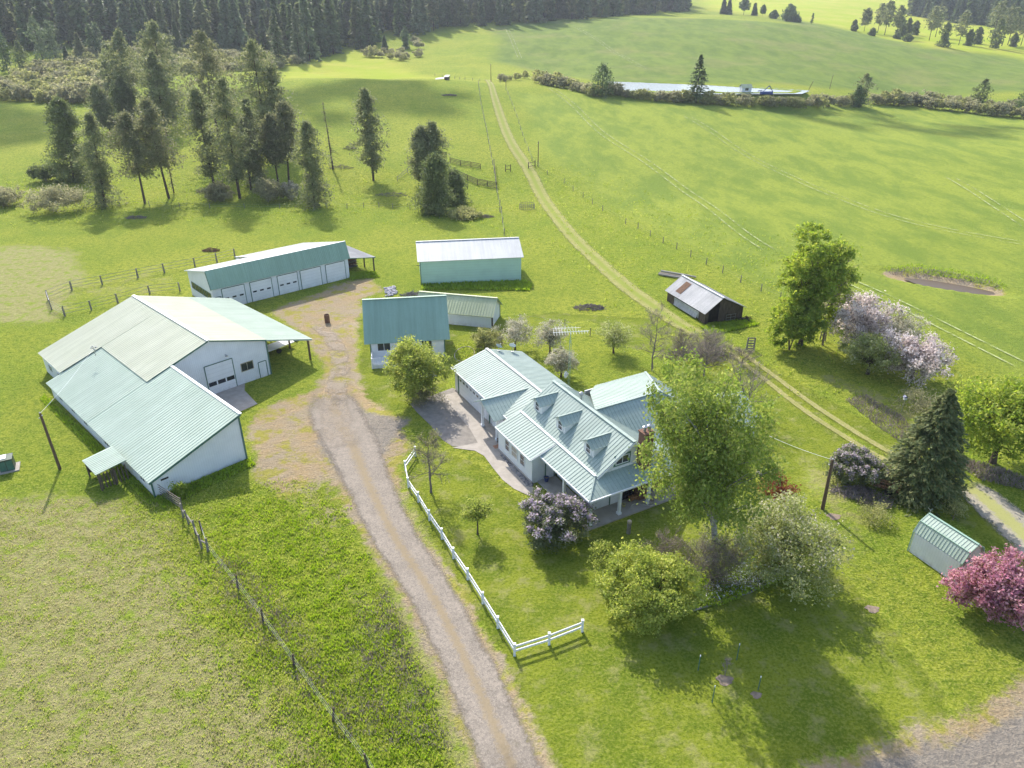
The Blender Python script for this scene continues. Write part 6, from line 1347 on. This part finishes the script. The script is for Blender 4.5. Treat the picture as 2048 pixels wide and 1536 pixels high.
# tarp / trailer under lean-to
tl_ = empty('flat_trailer', G(556,700,0), .9, 'pale flat board trailer parked under the barn lean-to', 'trailer')
part('deck', M['trim'], tl_, lambda m: (m.box((0,0,.75),(4.2,1.9,.12)), m.beam((2.0,0,.7),(3.2,0,.5),.12,.1))); [part('wheel', M['black'], tl_, lambda m: m.tube((x,y-.12,.34),(x,y+.12,.34),.34,n=12)) for x, y in ((-.5,-1.02),(-.5,1.02))]
# log bundle behind the old barn
lg = empty('log_stack', G(1350,556,0), 0, 'stack of long pale poles lying behind the old barn', 'logs')
for k, (dx_, dy_, z, L_) in enumerate(((0,0,.25,5.6),(.2,.6,.25,5.0),(.8,1.4,.28,6.2),(.4,.3,.72,5.2))): part('log', M['concrete'], lg, lambda m: m.tube((-2.6+dx_,1.4+dy_,z),(-2.6+dx_+L_*.86,1.4+dy_-L_*.5,z),.2,.17,8))
# junk at the old barn's right corner
heap(1490,640,.9,.8,'dark pile of scrap at the right corner of the old barn',13, M['old_wood'], 'scrap heap', 50, 'scrap_heap', 1.2, .07)
# rusty cart
rc = empty('rusty_trailer', G(1768,980,0), -.6, 'rusty red metal frame half hidden by the spruce', 'trailer')
part('bed', M['rust'], rc, lambda m: (m.box((0,0,.55),(2.6,1.3,.08)), [m.box((x,y,.95),(.07,.07,.9)) for x in (-1.25,0,1.25) for y in (-.62,.62)], [m.box((0,y,z),(2.6,.04,.14)) for y in (-.64,.64) for z in (.8,1.15,1.4)])); [part('wheel', M['black'], rc, lambda m: m.tube((x,y-.1,.32),(x,y+.1,.32),.32,n=12)) for x, y in ((.4,-.72),(.4,.72))]
# stump, carved post, bird bath, garden bed, stakes
st_ = empty('tree_stump', G(1520,948,0), 0, 'low cut stump with a dark hollow on the back lawn', 'stump'); part('wood', M['grey_wood'], st_, lambda m: m.lathe([(.42,0),(.34,.12),(.33,.22),(.02,.23)], n=12)); part('hollow', M['dark_inside'], st_, lambda m: m.box((.08,-.05,.235),(.3,.15,.01)))
sp_ = empty('carved_post', G(1257,1066,0), 0, 'upright weathered log post with a carved top on the lawn by the porch', 'post'); part('log', M['grey_wood'], sp_, lambda m: m.lathe([(.2,0),(.18,.5),(.19,1.0),(.15,1.05)], n=10)); part('carved_top', simple('pale carved wood', (.42,.36,.27)), sp_, lambda m: m.lathe([(.14,1.05),(.2,1.15),(.2,1.3),(.1,1.4),(.02,1.42)], n=10))
bp_ = empty('bird_house', G(1803,822,0), 0, 'white birdhouse on a thin pole in the old garden bed', 'birdhouse'); part('pole', M['steel'], bp_, lambda m: m.tube((0,0,0),(0,0,1.5),.03)); part('box', M['plastic_white'], bp_, lambda m: m.box((0,0,1.65),(.28,.28,.32))); part('roof', M['blue'], bp_, lambda m: m.prism([(-.22,-.2,1.8),(.22,-.2,1.8),(0,-.2,2.0)], (0,.4,0)))
gb = empty('garden_bed', G(929,708,0), -.1, 'oval weedy garden bed with a pale border behind the hoop', 'garden bed'); part('border', M['concrete'], gb, lambda m: [m.beam((1.3*math.cos(a),2.4*math.sin(a),.04),(1.3*math.cos(a+.3),2.4*math.sin(a+.3),.04),.09,.08) for a in np.arange(0,6.28,.3)])
for k, (px, py, t_) in enumerate(((1473,1320,1290),(1396,1341,1313),(1516,1380,1355),(1424,1405,1374))):
    b = G(px, py, 0); h = H2(b, px+1, t_); t = empty('stake', b, 0, ['white tipped stake behind the staked sapling','white tipped stake left of the staked sapling','stake right of the staked sapling in a bare patch','nearest dark stake in front of the staked sapling'][k], 'stake', 'stakes around the sapling')
    part('rod', M['green_trim'], t, lambda m: m.box((0,0,h/2),(.05,.05,h))); part('tip', M['plastic_white'], t, lambda m: m.box((0,0,h+.06),(.055,.055,.14)))
for px, py, r, lab in ((1450,1360,.55,'bare soil ring around the staked sapling'),(1513,1390,.35,'small bare soil patch at the right stake'),(1668,1033,.6,'bare brown patch beside the short thick pole'),(1745,1218,.5,'bare brown patch on the worn lawn')):
    b = G(px, py, 0); sheet('soil_patch', [(b.x+x, b.y+y) for x, y in ell(0,0,r,r*.8,rag=.2)], M['dirt'], lift=.018)
# porch things
def pot(loc, label, mat, r=.18, h=.3, leaf=None):
    t = empty('flower_pot', loc, 0, label, 'pot'); part('pot', mat, t, lambda m: m.lathe([(r*.7,0),(r,h*.9),(r*1.08,h*.92),(r*1.08,h),(r*.9,h),(r*.85,h*.8),(.01,h*.8)], n=12)); part('soil', M['dirt'], t, lambda m: m.lathe([(r*.84,h*.82),(.01,h*.83)], n=10))
pot(hloc(-1.1,-.9,.15), 'yellowish pot on the porch between the first two columns', simple('yellow pot', (.50,.48,.2))); pot(hloc(-4.4,-.8,.15), 'pale yellow pot beside the blue tubs on the porch', simple('pale yellow pot', (.5,.5,.3)))
pot(hloc(-5.0,-1.0,.15), 'blue tub behind the porch corner column', M['blue'], .26, .45); pot(hloc(-4.75,-1.3,.15), 'second blue tub in front of the other on the porch', M['blue'], .24, .4); pot(hloc(1.45,-1.75,.15), 'whitish round planter at the third porch column', M['concrete'], .3, .35); pot(hloc(-5.2,6.0,.15), 'blue pot at the room corner under the porch roof', M['blue'], .25, .45)
fw = empty('firewood_pile', hloc(.35,-.55,.14), .506, 'heap of orange brown firewood against the porch wall', 'firewood'); part('logs', M['firewood'], fw, lambda m: [m.tube((rnd.uniform(-.7,.7),rnd.uniform(-.25,.2),.1+.5*rnd.random()),(rnd.uniform(-.7,.7),rnd.uniform(-.3,.3),.1+.5*rnd.random()),.07,.06,6) for _ in range(46)])
hs_ = MB(); hs_.path([hloc(-.6+.25*k, -1.55+.5*math.sin(k*.55+.5), .17) for k in range(10)], [.03]*10, 5); tag(hs_.build('garden_hose', M['rope']), 'pale garden hose lying across the porch slab', 'hose')
mt = tag(part('door_mat', M['terracotta'], None, lambda m: m.box(hloc(-6.3,14.0,.06), (.9,.6,.03), rz=.5)), 'reddish brown mat on the walk beside the entry column', 'mat')
bx_ = empty('patio_bench', hloc(-5.4,14.6,.04), .5, 'dark low bench under the entry roof', 'bench'); part('seat', M['old_wood'], bx_, lambda m: m.box((0,0,.42),(1.2,.4,.06))); [part('leg', M['black'], bx_, lambda m: m.box((x,0,.2),(.06,.36,.4))) for x in (-.5,.5)]
# far small structures
b = G(1493,184); h = max(3, H2(b, 1493, 171)); sc = 22*(b.y*CP+20)/FPX
ph_ = empty('pump_house', b, .05, 'small pale shed with a yellowish roof on the reservoir bank', 'shed')
part('wall', M['white_lap'], ph_, lambda m: gab(m, sc*.85, sc*.7, h*.62, h*.8, x0=-sc*.42)); part('roof', M['roof_lime'], ph_, lambda m: gr(m, sc*.85, sc*.7, h*.62, h, .3, .3, .5, x0=-sc*.42)); window(ph_, 0, 0, h*.35, 1.4, 1.0, (0,-1))
b = G(1532,190); bm = empty('pump_rig', b, .2, 'blue metal pump rig beside the reservoir', 'machine'); part('frame', simple('blue paint', (.05,.09,.25)), bm, lambda m: (m.box((0,0,.8),(5,1.6,1.1)), m.beam((-2,0,1),(1,0,3.6),.25,.25), m.beam((3,0,1),(1,0,3.6),.25,.25), m.beam((-4,0,1.6),(-2,0,1.8),.3,.3), m.tube((2,-.9,.6),(2,.9,.6),.6,n=10)))
b = G(885,160); fs_ = empty('field_shelter', b, -.3, 'tiny fallen white roofed shelter on the far pasture crest', 'shelter'); part('wall', M['old_wood'], fs_, lambda m: m.box((1.6,1.2,.6),(1.6,2,1.2))); part('roof', M['roof_white'], fs_, lambda m: (roof(m, [(.6,0,1.3),(2.6,0,1.3),(2.6,2.5,1.9),(.6,2.5,1.9)], (0,-1,-.24), .5), roof(m, [(-3.5,0,.2),(.4,0,.5),(.4,2,1.0),(-3.5,2,.6)], (0,-1,-.25), .5)))
b = G(1054,417); cg = empty('wire_cage', b, 0, 'round bleached wire hay ring in the pasture by the track', 'hay ring'); part('ring', M['grey_wood'], cg, lambda m: [m.tube((1.8*math.cos(a),1.8*math.sin(a),z),(1.8*math.cos(a+.3),1.8*math.sin(a+.3),z),.04,n=4) for a in np.arange(0,6.3,.3) for z in (.1,.6,1.1)] and [m.tube((1.8*math.cos(a),1.8*math.sin(a),0),(1.8*math.cos(a),1.8*math.sin(a),1.15),.035,n=4) for a in np.arange(0,6.3,.3)])
# flower bed with white flowers
DRV = gp([(1098,1700),(1024,1536),(971,1410),(920,1297),(861,1185),(790,1075),(738,970),(690,880),(640,850),(560,850)])
def scatter(name, poly_px, n, ls, mat, label, seed, zr=(.05,.5), kind='stuff', cat='flowers', asp=.9, up=False, soft=0, clump=0, cs=.3):
    rs = np.random.RandomState(seed); P = [G(*p) for p in poly_px]; Q = [(p.x, p.y) for p in P]; xs = [q[0] for q in Q]; ys = [q[1] for q in Q]
    N = int(n*1.0); X = np.empty(0); Y = np.empty(0)
    while len(X) < N:
        x = rs.uniform(min(xs), max(xs), N*2); y = rs.uniform(min(ys), max(ys), N*2); k = _pdist(Q, x, y) > -soft*rs.rand(len(x)); X = np.concatenate([X, x[k]]); Y = np.concatenate([Y, y[k]])
    X, Y = X[:N], Y[:N]
    if not name.startswith(('white','flower_bed')):
        D = np.full(len(X), 1e9)
        for q0, q1 in zip(DRV[:-1], DRV[1:]):
            ex, ey = q1[0]-q0[0], q1[1]-q0[1]; tt = np.clip(((X-q0[0])*ex+(Y-q0[1])*ey)/(ex*ex+ey*ey),0,1); D = np.minimum(D, np.hypot(X-q0[0]-tt*ex, Y-q0[1]-tt*ey))
        kp = D > 2.7 + .8*rs.rand(len(X)); X, Y = X[kp], Y[kp]; N = len(X)
    if clump: X = np.repeat(X, clump) + rs.normal(size=N*clump)*cs; Y = np.repeat(Y, clump) + rs.normal(size=N*clump)*cs
    C = np.stack([X, Y, height(X, Y) + rs.uniform(zr[0], zr[1], len(X))], 1); A_ = None
    if up: A_ = rs.normal(size=C.shape)*.45; A_[:,2] = 1; C[:,2] = height(X, Y) + ls*.3
    return tag(link_mesh(name, qmesh(name, quads(C, ls, rs, A_, asp=asp, jit=.5)), mat), label, cat, kind=kind)
scatter('white_flowers', ((1400,1190),(1440,1150),(1500,1130),(1560,1140),(1570,1160),(1500,1185),(1440,1205),(1390,1210)), 1500, .11, L['flower'], 'drift of small white flowers in the bed under the birch', 201)
scatter('flower_bed_leaves', ((1370,1200),(1400,1160),(1480,1120),(1600,1110),(1640,1130),(1560,1165),(1440,1212),(1380,1222)), 5200, .2, L['grass_d'], 'low green leaves of the flower bed', 202, zr=(.05,.4), cat='plants')
edg = MB(); edg.path([G(*p)+Vector((0,0,.08)) for p in ((1385,1222),(1440,1205),(1500,1185),(1545,1160))], [.11,.1,.12,.1], 6); tag(edg.build('log_edging', M['grey_wood']), 'pale log edging in front of the flower bed', 'edging')
# grass
scatter('pasture_grass', ((250,1010),(560,960),(700,1080),(860,1300),(960,1540),(980,1640),(640,1640),(480,1300),(380,1120)), 5200, .22, L['grass'], 'rough green grass tufts of the lower left pasture', 210, cat='grass', up=True, asp=.3, clump=6, cs=.16, soft=5)
scatter('sparse_grass', ((-60,1000),(250,1000),(500,1240),(640,1540),(640,1640),(-400,1700),(-250,1200)), 1700, .2, L['grass'], 'scattered small green tufts in the grazed pasture', 225, cat='grass', up=True, asp=.3, clump=8, cs=.2, soft=4)
scatter('dry_grass', ((-100,1000),(260,1000),(480,1240),(640,1540),(700,1640),(-400,1700),(-250,1200)), 7000, .17, L['grass_dry'], 'bleached dry grass tufts in the grazed pasture', 211, cat='grass', up=True, asp=.3, clump=5, cs=.16, soft=5)
scatter('deep_grass', ((420,1080),(540,1000),(640,1080),(740,1240),(860,1450),(880,1600),(700,1500),(600,1330),(480,1170)), 800, .28, L['grass_d'], 'thick deep green grass clumps between the wire fence and the driveway', 212, cat='grass', up=True, asp=.3, clump=16, cs=.24, soft=5)
scatter('dead_grass', ((440,1120),(480,1160),(720,1440),(900,1500),(850,1300),(760,1200),(720,1440),(560,1300)), 1100, .24, L['twig'], 'bleached dead grass strips along the wire fence', 226, cat='grass', up=True, asp=.2, clump=9, cs=.25, soft=2)
scatter('meadow_grass', ((-100,430),(1000,430),(1150,470),(1300,600),(1500,700),(1700,800),(1900,700),(1600,520),(1100,330),(1000,360),(-100,370)), 5200, .40, L['grass'], 'scattered grass tufts of the pasture around the farm buildings', 213, cat='grass', up=True, asp=.4, clump=3, cs=.35, soft=14)
scatter('bed_weeds', ((905,690),(945,680),(960,725),(915,740)), 500, .3, L['grass'], 'weeds filling the oval garden bed', 224, cat='weeds', up=True, asp=.35)
scatter('wall_weeds', ((300,1000),(500,918),(512,930),(330,1018)), 1500, .35, L['grass_d'], 'weeds along the end wall of the barn wing', 214, cat='weeds', up=True, asp=.3)
scatter('wall_weeds', ((843,570),(1050,562),(1066,570),(1060,582),(845,580)), 2400, .6, L['grass_d'], 'tall weeds along the foot of the mint shed', 215, cat='weeds', up=True, asp=.35)
scatter('wall_weeds', ((90,790),(290,975),(310,1000),(300,1012),(80,800)), 2000, .35, L['grass_d'], 'weeds along the low side of the barn wing', 216, cat='weeds', up=True, asp=.3)
scatter('wall_weeds', ((700,545),(750,545),(760,555),(700,560)), 1000, .5, L['grass_d'], 'tall weeds under the garage lean-to', 217, cat='weeds', up=True, asp=.35)
scatter('wall_weeds', ((1400,655),(1500,640),(1520,650),(1420,672)), 1500, .5, L['grass_d'], 'lush weeds in front of the old barn', 218, cat='weeds', up=True, asp=.35)
scatter('pond_reeds', ((1765,540),(1830,535),(1900,545),(1990,565),(2010,585),(1960,575),(1880,560),(1790,552)), 700, .45, L['twig'], 'dead reeds and rushes on the far bank of the stock pond', 219, cat='reeds', up=True, asp=.2)
scatter('pond_reeds', ((1765,535),(1830,528),(1900,538),(1990,556),(2020,580),(1985,572),(1880,552),(1790,545)), 550, .45, L['grass_d'], 'green rushes above the stock pond bank', 220, cat='reeds', up=True, asp=.25)
scatter('dry_stalks', ((1690,800),(1730,790),(1800,830),(1840,870),(1800,885),(1750,850)), 2200, .38, L['twig'], 'grey dead stalks of the old garden strip below the blossom trees', 221, cat='weeds', up=True, asp=.15)
scatter('dry_stalks', ((1680,985),(1720,970),(1790,1000),(1780,1020),(1720,1010)), 1200, .4, L['twig'], 'grey dead stalks beneath the lilac and the spruce', 222, cat='weeds', up=True, asp=.15)
scatter('dry_stalks', ((1880,910),(1980,930),(2060,960),(2060,985),(1960,960)), 1500, .45, L['twig'], 'brown dead weeds in the shade below the right hand maple', 223, cat='weeds', up=True, asp=.15)

# ---------------------------------------------------------------- unseen clouds added out of frame to shade the fields, and the air itself
m_cloud = simple('white cloud', (.8,.8,.82), (.75,.75,.78), .01, 1.0, spec=0)
def shade_cloud(gx_, gy_, rx, ry, rot, seed, alt=640):
    """a flat fair-weather cloud added out of view to keep the sun off the ground at (gx_, gy_)"""
    R_ = random.Random(seed); k = (alt - Hat(gx_, gy_)) / sdir.z; c = Vector((gx_, gy_, Hat(gx_, gy_))) + sdir * k; m = MB(); n = 26
    for i in range(n):
        a = R_.random()*6.28; q = math.sqrt(R_.random()); x, y = math.cos(a)*q*rx, math.sin(a)*q*ry; s = min(rx, ry)*R_.uniform(.28,.5)
        X = x*math.cos(rot) - y*math.sin(rot); Y = x*math.sin(rot) + y*math.cos(rot); n0 = len(m.v)
        m.lathe([(s*math.sin(t), -s*.45*math.cos(t)) for t in np.linspace(.08, 3.06, 8)], (X, Y, R_.uniform(-5,10)), 12)
    o = m.build('shade_cloud', m_cloud, None, c, smooth=True); o['kind'] = 'structure'; return o
shade_cloud(145, 305, 95, 17, -.1, 1); shade_cloud(-75, 300, 58, 26, .1, 2); shade_cloud(-205, 250, 38, 50, 0, 3)
hz = MB(); hz.box((100, 700, 170), (3400, 2100, 400)); t = NT('hazy air')
pv = t.n('ShaderNodeVolumePrincipled'); pv.inputs['Color'].default_value = (.80,.87,1,1); pv.inputs['Density'].default_value = .00012; pv.inputs['Anisotropy'].default_value = .3; t.l(pv.outputs[0], t.out.inputs['Volume'])
hzo = hz.build('haze', t.m); hzo['kind'] = 'stuff'; hzo['label'] = 'thin pale haze over the valley'; hzo['category'] = 'haze'
print('ZRANGE', HG.min(), ZZ.max(), ZZ.min())
